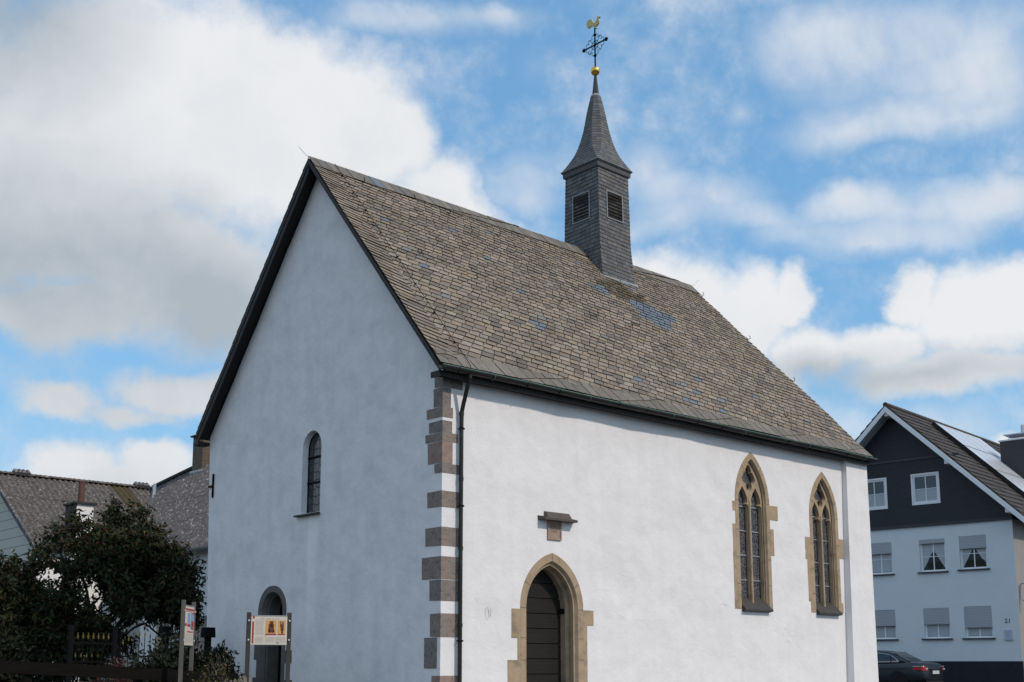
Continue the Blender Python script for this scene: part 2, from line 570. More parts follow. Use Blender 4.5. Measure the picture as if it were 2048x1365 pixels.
M['white_paint'] = material('white_paint', (0.78, 0.80, 0.82), 0.4, 0.03, 4)
M['grey_soffit'] = material('grey_painted_boards', (0.40, 0.42, 0.45), 0.6, 0.06, 4)
M['shutter'] = lined('grey_roller_shutter', (0.40, 0.43, 0.46), (0.26, 0.28, 0.31), 0.06, 0.014, 0.5, 0.05)
M['pane'] = material('window_glass', (0.035, 0.045, 0.055), 0.05, 0.2, 2, spec=0.7)
M['curtain'] = material('white_net_curtain', (0.42, 0.46, 0.49), 0.9, 0.18, 14, stretch=(6, 6, 0.6))
M['house_plant'] = material('dark_house_plant', (0.02, 0.025, 0.02), 0.8, 0.3, 20)
M['sill_dark'] = material('dark_window_sill', (0.055, 0.053, 0.062), 0.6, 0.1, 5)
M['roof_tile'] = material('dark_brown_roof_tile', (0.060, 0.050, 0.045), 0.7, 0.2, 5, 0.2, 40,
                          island=[(0.060, 0.050, 0.045), (0.070, 0.058, 0.050), (0.052, 0.044, 0.041), (0.066, 0.054, 0.048)])
M['solar'] = material('sky_bright_solar_glass', (0.74, 0.75, 0.79), 0.32, 0.04, 3, metal=0.45, spec=0.6)  # pale base colour stands in for bright sky mirrored in dark panels
M['solar_rail'] = material('aluminium_rail', (0.65, 0.63, 0.58), 0.35, 0.05, 5, metal=0.6)
M['solar_edge'] = material('black_panel_edge', (0.015, 0.015, 0.017), 0.5, 0.1, 5)
M['chimney_black'] = bricks('black_slate_chimney', (0.022, 0.024, 0.034), (0.030, 0.032, 0.042), (0.010, 0.010, 0.014), 5.0, 0.6, 0.5, 0.3)
M['steel'] = material('galvanised_steel', (0.50, 0.52, 0.56), 0.35, 0.1, 8, metal=0.7)
M['corrugated'] = material('corrugated_fibre_cement', (0.115, 0.100, 0.090), 0.9, 0.45, 5.0, 0.3, 40, spec=0.15, stretch=(3, 0.8, 0.8),
                           dirt=((0.34, 0.32, 0.29), 0.53, 0.68, 11.0))
M['corrugated_grey'] = material('grey_corrugated_sheet', (0.105, 0.10, 0.10), 0.9, 0.45, 6.0, 0.3, 40, spec=0.15, stretch=(0.8, 3, 0.8),
                                dirt=((0.42, 0.41, 0.41), 0.55, 0.68, 11.0))
M['clapboard'] = lined('grey_green_weatherboard', (0.47, 0.48, 0.43), (0.19, 0.19, 0.18), 0.30, 0.022, 0.8, 0.05)
M['barn_white'] = material('whitewashed_barn_wall', (0.80, 0.80, 0.78), 0.9, 0.05, 2.0, 0.2, 30)
M['terracotta'] = material('terracotta_pipe', (0.125, 0.058, 0.045), 0.7, 0.2, 7)
M['brick'] = bricks('yellow_brown_brick', (0.15, 0.115, 0.075), (0.105, 0.08, 0.058), (0.06, 0.052, 0.045), 3.4, 0.9, 0.75, 0.22)
M['cap'] = material('dark_cap_slab', (0.035, 0.033, 0.034), 0.7, 0.2, 6)
M['bark'] = material('dark_bark', (0.045, 0.036, 0.028), 0.9, 0.3, 8, 0.5, 30, stretch=(1, 1, 0.3))
LEAF_DARK = [(0.018, 0.028, 0.013), (0.027, 0.038, 0.017), (0.023, 0.034, 0.013), (0.034, 0.037, 0.019), (0.044, 0.031, 0.018), (0.025, 0.041, 0.017), (0.020, 0.029, 0.015), (0.052, 0.029, 0.019), (0.032, 0.047, 0.019), (0.037, 0.041, 0.017), (0.076, 0.056, 0.019)]
M['leaf_tree'] = material('bronze_green_leaves', (0.03, 0.035, 0.02), 0.6, 0.25, 3, spec=0.12, island=LEAF_DARK)
M['leaf_shrub'] = material('dark_evergreen_leaves', (0.02, 0.025, 0.015), 0.6, 0.2, 3, spec=0.12,
                           island=[(0.012, 0.017, 0.010), (0.018, 0.024, 0.013), (0.022, 0.028, 0.015), (0.015, 0.019, 0.011)])
M['leaf_yellow'] = material('yellow_green_leaves', (0.06, 0.065, 0.02), 0.6, 0.2, 3, spec=0.3,
                            island=[(0.050, 0.052, 0.018), (0.075, 0.066, 0.020), (0.045, 0.040, 0.016), (0.10, 0.060, 0.028), (0.060, 0.060, 0.020)])
M['leaf_red'] = material('dusky_red_leaves', (0.07, 0.025, 0.022), 0.6, 0.2, 3, spec=0.3,
                         island=[(0.070, 0.026, 0.023), (0.050, 0.022, 0.020), (0.090, 0.035, 0.030), (0.040, 0.026, 0.018)])
M['fence_wood'] = material('black_fence_wood', (0.008, 0.007, 0.006), 0.9, 0.35, 4, 0.3, 25, spec=0.08, stretch=(0.5, 0.5, 4))  # one near-black tone for all planks and posts
M['picket_wood'] = material('grey_weathered_picket', (0.20, 0.18, 0.155), 0.9, 0.25, 6, 0.3, 30, stretch=(3, 3, 0.4))
M['post_wood'] = material('grey_sign_post', (0.115, 0.108, 0.098), 0.85, 0.2, 5, 0.3, 35, stretch=(3, 3, 0.4))
M['post_dark'] = material('dark_brown_sign_post', (0.055, 0.050, 0.045), 0.85, 0.2, 5, 0.3, 35, stretch=(3, 3, 0.4))
M['print_white'] = material('printed_cream_board', (0.62, 0.565, 0.48), 0.55, 0.02, 4)
M['print_grey'] = material('fine_grey_print', (0.40, 0.375, 0.35), 0.6, 0.02, 4)
M['print_red'] = material('printed_red', (0.36, 0.045, 0.045), 0.6, 0.05, 4)
M['print_orange'] = material('printed_orange', (0.62, 0.33, 0.11), 0.6, 0.20, 16)
M['print_brown'] = material('printed_brown', (0.13, 0.042, 0.034), 0.6, 0.35, 40)
M['print_blue'] = material('printed_blue', (0.05, 0.09, 0.25), 0.6, 0.05, 4)
M['print_sky'] = material('printed_sky_blue', (0.22, 0.32, 0.52), 0.6, 0.15, 20)
M['screw'] = material('bright_screw_head', (0.8, 0.8, 0.8), 0.3, 0.05, 4, metal=0.3)
M['car_paint'] = material('dark_blue_grey_car_paint', (0.024, 0.033, 0.043), 0.22, 0.05, 3, metal=0.35, spec=0.6)
M['car_glass'] = material('tinted_car_glass', (0.020, 0.030, 0.034), 0.05, 0.2, 2, spec=0.7)
M['chrome'] = material('chrome_trim', (0.62, 0.64, 0.66), 0.2, 0.05, 3, metal=0.9)
M['tyre'] = material('black_rubber', (0.012, 0.012, 0.013), 0.8, 0.1, 8)
M['rim'] = material('alloy_rim', (0.20, 0.20, 0.21), 0.35, 0.1, 5, metal=0.7)
M['lamp_red'] = material('red_lamp_glass', (0.42, 0.018, 0.020), 0.2, 0.1, 5, spec=0.6)
M['lamp_clear'] = material('clear_lamp_glass', (0.50, 0.55, 0.60), 0.2, 0.1, 5, spec=0.6)
M['number_plate'] = material('white_number_plate', (0.55, 0.55, 0.55), 0.5, 0.05, 5)
M['asphalt'] = material('asphalt', (0.050, 0.050, 0.052), 0.9, 0.2, 3.0, 0.3, 80)
M['paving'] = bricks('grey_paving', (0.16, 0.155, 0.15), (0.20, 0.19, 0.18), (0.08, 0.078, 0.075), 4.0, 0.9)
M['earth'] = material('garden_soil', (0.055, 0.05, 0.032), 0.95, 0.3, 3.0, 0.5, 25)


# ------------------------------------------------------------------ building helpers
class MB:
    """Collects polygons (world coordinates) and links them as ONE mesh object."""

    def __init__(self):
        self.v, self.f, self.m = [], [], []

    def poly(self, pts, mi=0):
        b = len(self.v)
        self.v.extend(Vector(p) for p in pts)
        self.f.append(tuple(range(b, b + len(pts))))
        self.m.append(mi)

    def box(self, x0, x1, y0, y1, z0, z1, mi=0):
        self.hexa([(x0, y0, z0), (x1, y0, z0), (x1, y1, z0), (x0, y1, z0), (x0, y0, z1), (x1, y0, z1), (x1, y1, z1), (x0, y1, z1)], mi)

    def hexa(self, p, mi=0):
        b = len(self.v)
        self.v.extend(Vector(q) for q in p)
        for q in ((3, 2, 1, 0), (4, 5, 6, 7), (0, 1, 5, 4), (1, 2, 6, 5), (2, 3, 7, 6), (3, 0, 4, 7)):
            self.f.append(tuple(b + i for i in q))
            self.m.append(mi)

    def obox(self, o, u, v, w, a, b, c, mi=0):
        """Box spanned from corner o along unit vectors u, v, w by lengths a, b, c."""
        o, u, v, w = Vector(o), Vector(u) * a, Vector(v) * b, Vector(w) * c
        self.hexa([o, o + u, o + u + v, o + v, o + w, o + u + w, o + u + v + w, o + v + w], mi)

    def bar(self, p, q, wid, hgt, up=(0, 0, 1), mi=0):
        p, q = Vector(p), Vector(q)
        d = (q - p).normalized()
        s = d.cross(Vector(up)).normalized()
        t = s.cross(d).normalized()
        o = p - s * wid / 2 - t * hgt / 2
        self.obox(o, d, s, t, (q - p).length, wid, hgt, mi)

    def rings(self, rings, mi=0, cap=True, closed=True):
        n = len(rings[0])
        b = len(self.v)
        for r in rings:
            self.v.extend(Vector(p) for p in r)
        for k in range(len(rings) - 1):
            for i in range(n if closed else n - 1):
                j = (i + 1) % n
                self.f.append((b + k * n + i, b + k * n + j, b + (k + 1) * n + j, b + (k + 1) * n + i))
                self.m.append(mi)
        if cap and closed:
            self.f.append(tuple(b + i for i in reversed(range(n))))
            self.m.append(mi)
            self.f.append(tuple(b + (len(rings) - 1) * n + i for i in range(n)))
            self.m.append(mi)

    def tube(self, pts, r, n=8, mi=0, r2=None):
        pts = [Vector(p) for p in pts]
        rr = []
        prev = None
        for k, p in enumerate(pts):
            d = (pts[min(k + 1, len(pts) - 1)] - pts[max(k - 1, 0)]).normalized()
            if prev is None:
                a = d.cross(Vector((0, 0, 1)))
                if a.length < 0.01:
                    a = d.cross(Vector((0, 1, 0)))
                a.normalize()
            else:
                a = (prev - d * prev.dot(d)).normalized()
            prev = a
            c = d.cross(a)
            q = r if r2 is None else r + (r2 - r) * k / (len(pts) - 1)
            rr.append([p + (a * cos(2 * pi * i / n) + c * sin(2 * pi * i / n)) * q for i in range(n)])
        self.rings(rr, mi)

    def lathe(self, o, prof, n=16, mi=0):
        o = Vector(o)
        self.rings([[o + Vector((r * cos(2 * pi * i / n), r * sin(2 * pi * i / n), z)) for i in range(n)] for r, z in prof], mi)

    def plate(self, outer, holes, to3, thick, mi=0, back=True):
        """Flat plate with holes; outer / holes are 2D outlines, to3(u, v, depth) -> world; front at depth 0."""
        loops = [outer] + list(holes)
        tri = tessellate_polygon([[Vector((p[0], p[1], 0)) for p in l] for l in loops])
        flat = [p for l in loops for p in l]
        b = len(self.v)
        self.v.extend(Vector(to3(p[0], p[1], 0)) for p in flat)
        for t in tri:
            self.f.append(tuple(b + i for i in t))
            self.m.append(mi)
        if thick:
            c = len(self.v)
            self.v.extend(Vector(to3(p[0], p[1], thick)) for p in flat)
            if back:
                for t in tri:
                    self.f.append(tuple(c + i for i in reversed(t)))
                    self.m.append(mi)
            k = 0
            for l in loops:
                n = len(l)
                for i in range(n):
                    j = (i + 1) % n
                    self.f.append((b + k + i, b + k + j, c + k + j, c + k + i))
                    self.m.append(mi)
                k += n

    def build(self, name, mats, parent=None, smooth=False, recalc=True):
        if not isinstance(mats, (list, tuple)):
            mats = [mats]
        base = Vector((0, 0, 0))
        q = parent
        while q is not None:
            base = base + q.location
            q = q.parent
        me = bpy.data.meshes.new(name)
        me.from_pydata([p - base for p in self.v], [], self.f)
        for m in mats:
            me.materials.append(m)
        me.polygons.foreach_set('material_index', self.m)
        if recalc:
            bm = bmesh.new()
            bm.from_mesh(me)
            bmesh.ops.recalc_face_normals(bm, faces=bm.faces)
            bm.to_mesh(me)
            bm.free()
        if smooth:
            for p in me.polygons:
                p.use_smooth = True
        me.update()
        o = bpy.data.objects.new(name, me)
        COL.objects.link(o)
        if parent is not None:
            o.parent = parent
        return o


def thing(name, label, cat, loc, group=None):
    o = bpy.data.objects.new(name, None)
    COL.objects.link(o)
    o.empty_display_size = 0.2
    o.location = loc
    o['label'] = label
    o['category'] = cat
    if group:
        o['group'] = group
    return o


def structure(o):
    o['kind'] = 'structure'
    return o


def text_part(name, body, size, o, u, v, parent, m, depth=0.002, align='CENTER'):
    cu = bpy.data.curves.new(name, 'FONT')
    cu.body = body
    cu.size = size
    cu.extrude = depth
    cu.align_x = align
    cu.align_y = 'CENTER'
    cu.materials.append(m)
    tmp = bpy.data.objects.new(name + '_curve', cu)
    COL.objects.link(tmp)
    bpy.context.view_layer.update()
    me = bpy.data.meshes.new_from_object(tmp)
    bpy.data.objects.remove(tmp)
    bpy.data.curves.remove(cu)
    me.name = name
    if not me.materials:
        me.materials.append(m)
    ob = bpy.data.objects.new(name, me)
    COL.objects.link(ob)
    u, v = Vector(u).normalized(), Vector(v).normalized()
    w = u.cross(v)
    mat = Matrix((u, v, w)).transposed().to_4x4()
    base = Vector((0, 0, 0))
    q = parent
    while q is not None:
        base = base + q.location
        q = q.parent
    mat.translation = Vector(o) - base
    ob.parent = parent
    ob.matrix_basis = mat
    return ob


def clip(poly, edge_a, edge_b):
    """Keep the part of a 2D polygon on the left of a->b."""
    (ax, ay), (bx, by) = edge_a, edge_b
    def side(p):
        return (bx - ax) * (p[1] - ay) - (by - ay) * (p[0] - ax)
    out = []
    for i in range(len(poly)):
        p, q = poly[i], poly[(i + 1) % len(poly)]
        sp_, sq = side(p), side(q)
        if sp_ >= 0:
            out.append(p)
        if sp_ * sq < 0:
            t = sp_ / (sp_ - sq)
            out.append((p[0] + (q[0] - p[0]) * t, p[1] + (q[1] - p[1]) * t))
    return out


def slates(mb, O, U, V, N, region, wid, hgt, tilt=0.0, lift=0.020, rounded=True, choose=None, jitter=0.12, offset=0.0, mi=0, wob=0.006, edge=None, gap=None, shear=0.0):
    """Courses of overlapping slates on a plane; region is a convex counter-clockwise 2D outline in (U, V).
    wid / hgt are (at bottom, at top)."""
    O, U, V, N = Vector(O), Vector(U), Vector(V), Vector(N)
    ct, st = cos(tilt), sin(tilt)
    def to_st(p):
        return (p[0] * ct + p[1] * st, -p[0] * st + p[1] * ct)
    def to_uv(p):
        return (p[0] * ct - p[1] * st, p[0] * st + p[1] * ct)
    R = [to_st(p) for p in region]
    s0, s1 = min(p[0] for p in R), max(p[0] for p in R)
    t0, t1 = min(p[1] for p in R), max(p[1] for p in R)
    v0, v1 = min(p[1] for p in region), max(p[1] for p in region)
    t = t0 - hgt[0] * 0.5
    while t < t1:
        k = min(1, max(0, (t - t0) / max(1e-6, t1 - t0)))
        h = hgt[0] + (hgt[1] - hgt[0]) * k
        w = wid[0] + (wid[1] - wid[0]) * k
        s = s0 - w * random.random() - abs(shear) * h * 2
        while s < s1 + abs(shear) * h * 2:
            ww = w * (1 + random.uniform(-jitter, jitter))
            g = gap if gap is not None else 0.004
            dt = random.uniform(-wob, wob)
            hh = h * 1.55
            if rounded:
                P = [(s + g, t + dt), (s + ww * 0.88, t + dt), (s + ww * 0.97 - g, t + dt + h * 0.07), (s + ww - g, t + dt + h * 0.20), (s + ww - g, t + hh), (s + g, t + hh)]
            else:
                P = [(s + g, t + dt), (s + ww - g, t + dt), (s + ww - g, t + hh), (s + g, t + hh)]
            if edge == 4 and rounded and random.random() < 0.05:
                P = [P[0], (s + ww * 0.3, t + dt + h * random.uniform(0.02, 0.22)), (s + ww * 0.55, t + dt + h * random.uniform(0.15, 0.4)), (s + ww * 0.8, t + dt + h * random.uniform(0.1, 0.3)), (s + ww - g, t + h * 0.3), P[-2], P[-1]]
            if shear:
                P = [(p[0] + shear * (p[1] - t), p[1]) for p in P]
            for i in range(len(R)):
                P = clip(P, R[i], R[(i + 1) % len(R)])
                if len(P) < 3:
                    break
            if len(P) >= 3:
                li = lift * random.uniform(0.8, 1.25)
                top, low = [], []
                cs = sum(p[0] for p in P) / len(P)
                ctt = sum(p[1] for p in P) / len(P)
                uv = to_uv((cs, ctt))
                idx = choose(uv[0], uv[1]) if choose else mi
                if idx is not None:
                    for p in P:
                        f = (p[1] - t) / hh
                        q = to_uv(p)
                        base = O + U * q[0] + V * q[1]
                        nn = li * (1 - f) + 0.002 + offset
                        top.append(base + N * nn)
                        low.append(base + N * max(offset + 0.0005, nn - 0.014))
                    b = len(mb.v)
                    n = len(P)
                    mb.v.extend(top)
                    mb.v.extend(low)
                    mb.f.append(tuple(range(b, b + n)))
                    mb.m.append(idx)
                    for i in range(n):
                        j = (i + 1) % n
                        if (P[i][1] + P[j][1]) / 2 < t + h * 1.3:
                            mb.f.append((b + i, b + n + i, b + n + j, b + j))
                            mb.m.append(idx if edge is None else edge)
            s += ww
        t += h


def arch(hw, spring, apex, foot, cx=0.0, n=9, pointed=True):
    """Outline of an arched opening: foot left, up, over, foot right."""
    pts = [(cx - hw, foot)]
    h = apex - spring
    if pointed:
        R = (hw * hw + h * h) / (2 * hw)
        a1 = atan2(h, R - hw)
        left = [(cx - hw + R - R * cos(a1 * i / n), spring + R * sin(a1 * i / n)) for i in range(n + 1)]
    else:
        left = [(cx - hw * cos(pi / 2 * i / n), spring + h * sin(pi / 2 * i / n)) for i in range(n + 1)]
    pts += left
    pts += [(2 * cx - x, z) for x, z in reversed(left[:-1])]
    pts.append((cx + hw, foot))
    return pts


def loft_outlines(mb, outl, to3, mi=0):
    """Join outlines of equal point count: [(points, depth)] -> strips."""
    rows = [[Vector(to3(p[0], p[1], d)) for p in pts] for pts, d in outl]
    mb.rings(rows, mi, cap=False, closed=False)


# ------------------------------------------------------------------ ground, street, pavement
def ground_z(x, y):
    d = (x - EYE.x) * cos(YAW) + (y - EYE.y) * sin(YAW)
    k = min(1, max(0, (d + 2) / 17))
    return 0.6 * k * k * (3 - 2 * k)


def sheet(name, x0, x1, y0, y1, step, dz, m):
    mb = MB()
    nx, ny = max(1, int((x1 - x0) / step)), max(1, int((y1 - y0) / step))
    for i in range(nx + 1):
        for j in range(ny + 1):
            x, y = x0 + (x1 - x0) * i / nx, y0 + (y1 - y0) * j / ny
            mb.v.append(Vector((x, y, ground_z(x, y) + dz)))
    for i in range(nx):
        for j in range(ny):
            a = i * (ny + 1) + j
            mb.f.append((a, a + ny + 1, a + ny + 2, a + 1))
            mb.m.append(0)
    return structure(mb.build(name, m, smooth=True))


mbg = MB()
ring = [-900, -120, -40] + [-40 + 2.5 * i for i in range(1, 45)] + [120, 900]
for i in range(len(ring)):
    for j in range(len(ring)):
        mbg.v.append(Vector((ring[i], ring[j], ground_z(ring[i], ring[j]))))
for i in range(len(ring) - 1):
    for j in range(len(ring) - 1):
        a = i * len(ring) + j
        mbg.f.append((a, a + len(ring), a + len(ring) + 1, a + 1))
        mbg.m.append(0)
structure(mbg.build('ground', M['asphalt'], smooth=True))
sheet('pavement', -2.2, 16.0, -2.4, 0.0, 0.5, 0.008, M['paving'])
sheet('garden_ground', -9.0, -0.05, 2.2, 18.0, 0.8, 0.012, M['earth'])

# ------------------------------------------------------------------ the chapel
ZG = 0.5
YR = 3.894
XE, GE = -0.283, 0.237           # roof overhang at gable, at eaves
CH = thing('chapel', 'whitewashed medieval chapel with steep slate roof and slender slate-clad bell turret', 'chapel', (0, 0, 0.6))
S3 = lambda u, v, d: (u, d, v)     # side wall: depth runs into +y
G3 = lambda u, v, d: (d, u, v)     # gable wall: depth runs into +x

door_hole = arch(0.74, 2.54, 3.48, ZG, 2.515)
win1 = arch(0.58, 4.97, 6.03, 2.70, 8.485)
win2 = arch(0.555, 4.87, 5.90, 2.70, 11.185)
wl_ = MB()
outer = [(0, ZG)] + door_hole + [(12.75, ZG), (12.75, 6.56), (0, 6.56)]
wl_.plate(outer, [win1, win2], S3, 0)
gd_hole = arch(0.49, 2.58, 3.05, ZG, 5.145)
gw = arch(0.32, 5.62, 5.95, 4.38, 3.91, pointed=False)
outer = [(0, ZG), (0, 6.56), (YR, 11.18), (7.93, 6.38), (7.62, ZG)] + list(reversed(gd_hole))
wl_.plate(outer, [gw], G3, 0, 1)
# plaster reveal of the gable window
loft_outlines(wl_, [(gw, 0.0), (arch(0.305, 5.62, 5.93, 4.38, 3.91, pointed=False), 0.13)], G3)
wl_.poly([(0, 3.59, 4.38), (0, 4.23, 4.38), (0.13, 4.215, 4.385), (0.13, 3.605, 4.385)])
# north and east walls
wl_.poly([(0, 7.62, ZG), (12.75, 7.62, ZG), (12.75, 7.93, 6.38), (0, 7.93, 6.38)])
wl_.poly([(12.75, 0, ZG), (12.75, 0, 6.56), (12.75, 7.93, 6.38), (12.75, 7.62, ZG)])
# buttress strip at the east corner, growing thicker downwards
wl_.hexa([(11.84, -0.19, ZG), (12.87, -0.20, ZG), (12.87, 0.3, ZG), (11.84, 0.0, ZG),
          (12.06, -0.115, 6.36), (12.95, -0.12, 6.36), (12.95, 0.3, 6.36), (12.06, 0.0, 6.36)])
wall = wl_.build('wall', [M['plaster'], M['plaster_gable']], CH, recalc=True)
bm = bmesh.new()
bm.from_mesh(wall.data)
bmesh.ops.remove_doubles(bm, verts=bm.verts, dist=0.0005)
for _ in range(6):
    lng = [e for e in bm.edges if e.calc_length() > 0.32]
    if not lng:
        break
    bmesh.ops.subdivide_edges(bm, edges=lng, cuts=1, use_grid_fill=False)
    bmesh.ops.triangulate(bm, faces=[f for f in bm.faces if len(f.verts) > 4])
SAFE = [(2.515, 0, 1.25, 4.5), (8.485, 2.2, 1.0, 6.4), (11.185, 2.2, 0.95, 6.3)]
for v in bm.verts:
    x, y, z = v.co.x, v.co.y, v.co.z + 0.6
    if abs(y) < 0.001 and 0.5 < x < 11.9:
        k = min(1, (x - 0.5) / 0.6, (11.9 - x) / 0.5)
        for (cx, zl, hw, zh) in SAFE:
            dx, dz = max(0, abs(x - cx) - hw + 0.35), max(0, z - zh + 0.35)
            k = min(k, min(1, sqrt(dx * dx + dz * dz) / 0.45))
        if k > 0:
            v.co.y += k * (0.030 * mnoise.noise(Vector((x * 0.9, 5.1, z * 0.8))) + 0.012 * mnoise.noise(Vector((x * 2.3, 1.7, z * 2.3))))
    elif abs(x) < 0.001 and 0.6 < y < 7.3:
        k = min(1, (y - 0.6) / 0.5, (7.3 - y) / 0.5)
        for (cy, zl, hw, zh) in ((3.91, 4.3, 0.45, 6.0), (5.145, 0, 0.8, 3.2)):
            dx, dz = max(0, abs(y - cy) - hw), max(0, z - zh, zl - z)
            k = min(k, min(1, sqrt(dx * dx + dz * dz) / 0.45))
        if k > 0:
            v.co.x += k * (0.018 * mnoise.noise(Vector((y * 0.9, 9.1, z * 0.8))) + 0.008 * mnoise.noise(Vector((y * 2.1, 3.7, z * 2.1))))
bm.to_mesh(wall.data)
bm.free()
for p in wall.data.polygons:
    p.use_smooth = False


# quoin stones: width on the gable face, width on the side face, z range, material
def quoin(wg, ws, z0, z1, m, split=None):
    mb = MB()
    p = 0.007
    g = 0.004
    # L-shaped block hugging the corner, bevelled by a slightly worn edge
    mb.hexa([(-p, -p, z0 + g), (ws, -p, z0 + g), (ws, 0.03, z0 + g), (-p, 0.03, z0 + g), (-p, -p, z1 - g), (ws, -p, z1 - g), (ws, 0.03, z1 - g), (-p, 0.03, z1 - g)])
    mb.hexa([(-p, 0.03, z0 + g), (0.03, 0.03, z0 + g), (0.03, wg, z0 + g + 0.006), (-p, wg, z0 + g + 0.006), (-p, 0.03, z1 - g), (0.03, 0.03, z1 - g), (0.03, wg + 0.01, z1 - g - 0.004), (-p, wg + 0.01, z1 - g - 0.004)])
    return mb.build('quoin_stone', m, CH)


quoin(0.21, 0.42, 6.12, 6.36, M['quoin_grey'])
quoin(0.23, 0.17, 5.79, 6.12, M['quoin_grey'])
quoin(0.41, 0.215, 5.61, 5.79, M['quoin'])
quoin(0.345, 0.20, 5.36, 5.56, M['quoin_grey'])
quoin(0.44, 0.33, 5.205, 5.36, M['quoin'])
quoin(0.37, 0.215, 4.84, 5.205, M['quoin_red'])
quoin(0.19, 0.37, 4.675, 4.84, M['quoin_grey'])
quoin(0.37, 0.39, 4.11, 4.385, M['quoin'])
quoin(0.41, 0.39, 3.475, 3.79, M['quoin'])
quoin(0.49, 0.39, 2.935, 3.31, M['quoin'])
quoin(0.285, 0.39, 2.585, 2.93, M['quoin_grey'])
quoin(0.26, 0.39, 2.005, 2.39, M['quoin'])
b_ = MB()
b_.box(-0.007, 0.03, 0.085, 0.41, 1.51, 2.0)
b_.build('quoin_stone', M['quoin_grey'], CH)
quoin(0.20, 0.42, ZG, 1.40, M['quoin_red'])


def stone_joints(mb, cx, hw_out, hw_in, spring, ap_out, ap_in, to3, angles, levels, foot, d=-0.0105):
    """Thin joints across an arch band (radial) and across the jambs (level)."""
    o = arch(hw_out, spring, ap_out, foot, cx, 20)
    i = arch(hw_in, spring, ap_in, foot, cx, 20)
    for k in angles:
        for kk in (k, len(o) - 1 - k):
            a, b = Vector((*o[kk], 0)), Vector((*i[kk], 0))
            t = (b - a).normalized()
            s = Vector((-t.y, t.x, 0)) * 0.005
            mb.poly([to3(q.x, q.y, d) for q in (a - s, b - s, b + s, a + s)], 1)
    for z in levels:
        for sgn in (-1, 1):
            x0, x1 = cx + sgn * hw_out, cx + sgn * hw_in
            mb.poly([to3(x0, z - 0.005, d), to3(x1, z - 0.005, d), to3(x1, z + 0.005, d), to3(x0, z + 0.005, d)], 1)
    k = len(o) // 2
    a, b = o[k], i[k]
    mb.poly([to3(a[0] - 0.004, a[1], d), to3(a[0] + 0.004, a[1], d), to3(b[0] + 0.004, b[1], d), to3(b[0] - 0.004, b[1], d)], 1)


def blocks(mb, to3, rects, d=-0.008, back=0.03):
    for x0, x1, z0, z1 in rects:
        mb.hexa([to3(x0, z0, back), to3(x1, z0, back), to3(x1, z0, d), to3(x0, z0, d), to3(x0, z1, back), to3(x1, z1, back), to3(x1, z1, d), to3(x0, z1, d)])


# south doorway
DW = bpy.data.objects.new('doorway', None)
COL.objects.link(DW)
DW.parent = CH
mb = MB()
A = lambda hw, ap: arch(hw, 2.54, ap, ZG, 2.515, 14)
loft_outlines(mb, [(A(0.77, 3.51), 0.02), (A(0.77, 3.51), -0.008), (A(0.635, 3.37), -0.008), (A(0.60, 3.33), 0.05), (A(0.575, 3.30), 0.055), (A(0.57, 3.295), 0.12), (A(0.60, 3.325), 0.145),
                   (A(0.60, 3.325), 0.19), (A(0.575, 3.30), 0.21), (A(0.55, 3.27), 0.235), (A(0.57, 3.29), 0.255), (A(0.565, 3.285), 0.45)], S3)
blocks(mb, S3, [(1.545, 1.743, 2.02, 2.51), (1.682, 1.743, 1.65, 2.017), (1.46, 1.743, ZG, 1.647), (3.287, 3.55, 2.26, 2.53), (3.287, 3.38, ZG, 2.257)])
stone_joints(mb, 2.515, 0.77, 0.635, 2.54, 3.51, 3.37, S3, (8,), (2.53, 2.02, 1.65), ZG)
mb.build('stone_surround', [M['sandstone'], M['sandstone_joint']], DW, recalc=True)
mb = MB()
z = 0.62
zs = [0.62, 0.88, 1.145, 1.405, 1.67, 1.935, 2.20, 2.465, 2.735, 3.0, 3.30]
for a, b in zip(zs, zs[1:]):
    mb.box(1.93, 3.10, 0.37, 0.42, a + 0.008, b - 0.008)
    for x in (2.10, 2.52, 2.92):
        mb.box(x - 0.008, x + 0.008, 0.366, 0.37, (a + b) / 2 - 0.06, (a + b) / 2 - 0.045)
mb.box(1.9, 3.13, 0.42, 0.44, 0.6, 3.32)
mb.build('door_leaf', M['door_wood'], DW)
mb = MB()
mb.box(3.03, 3.085, 0.27, 0.36, 2.47, 2.56)
mb.build('door_latch', M['iron'], DW)


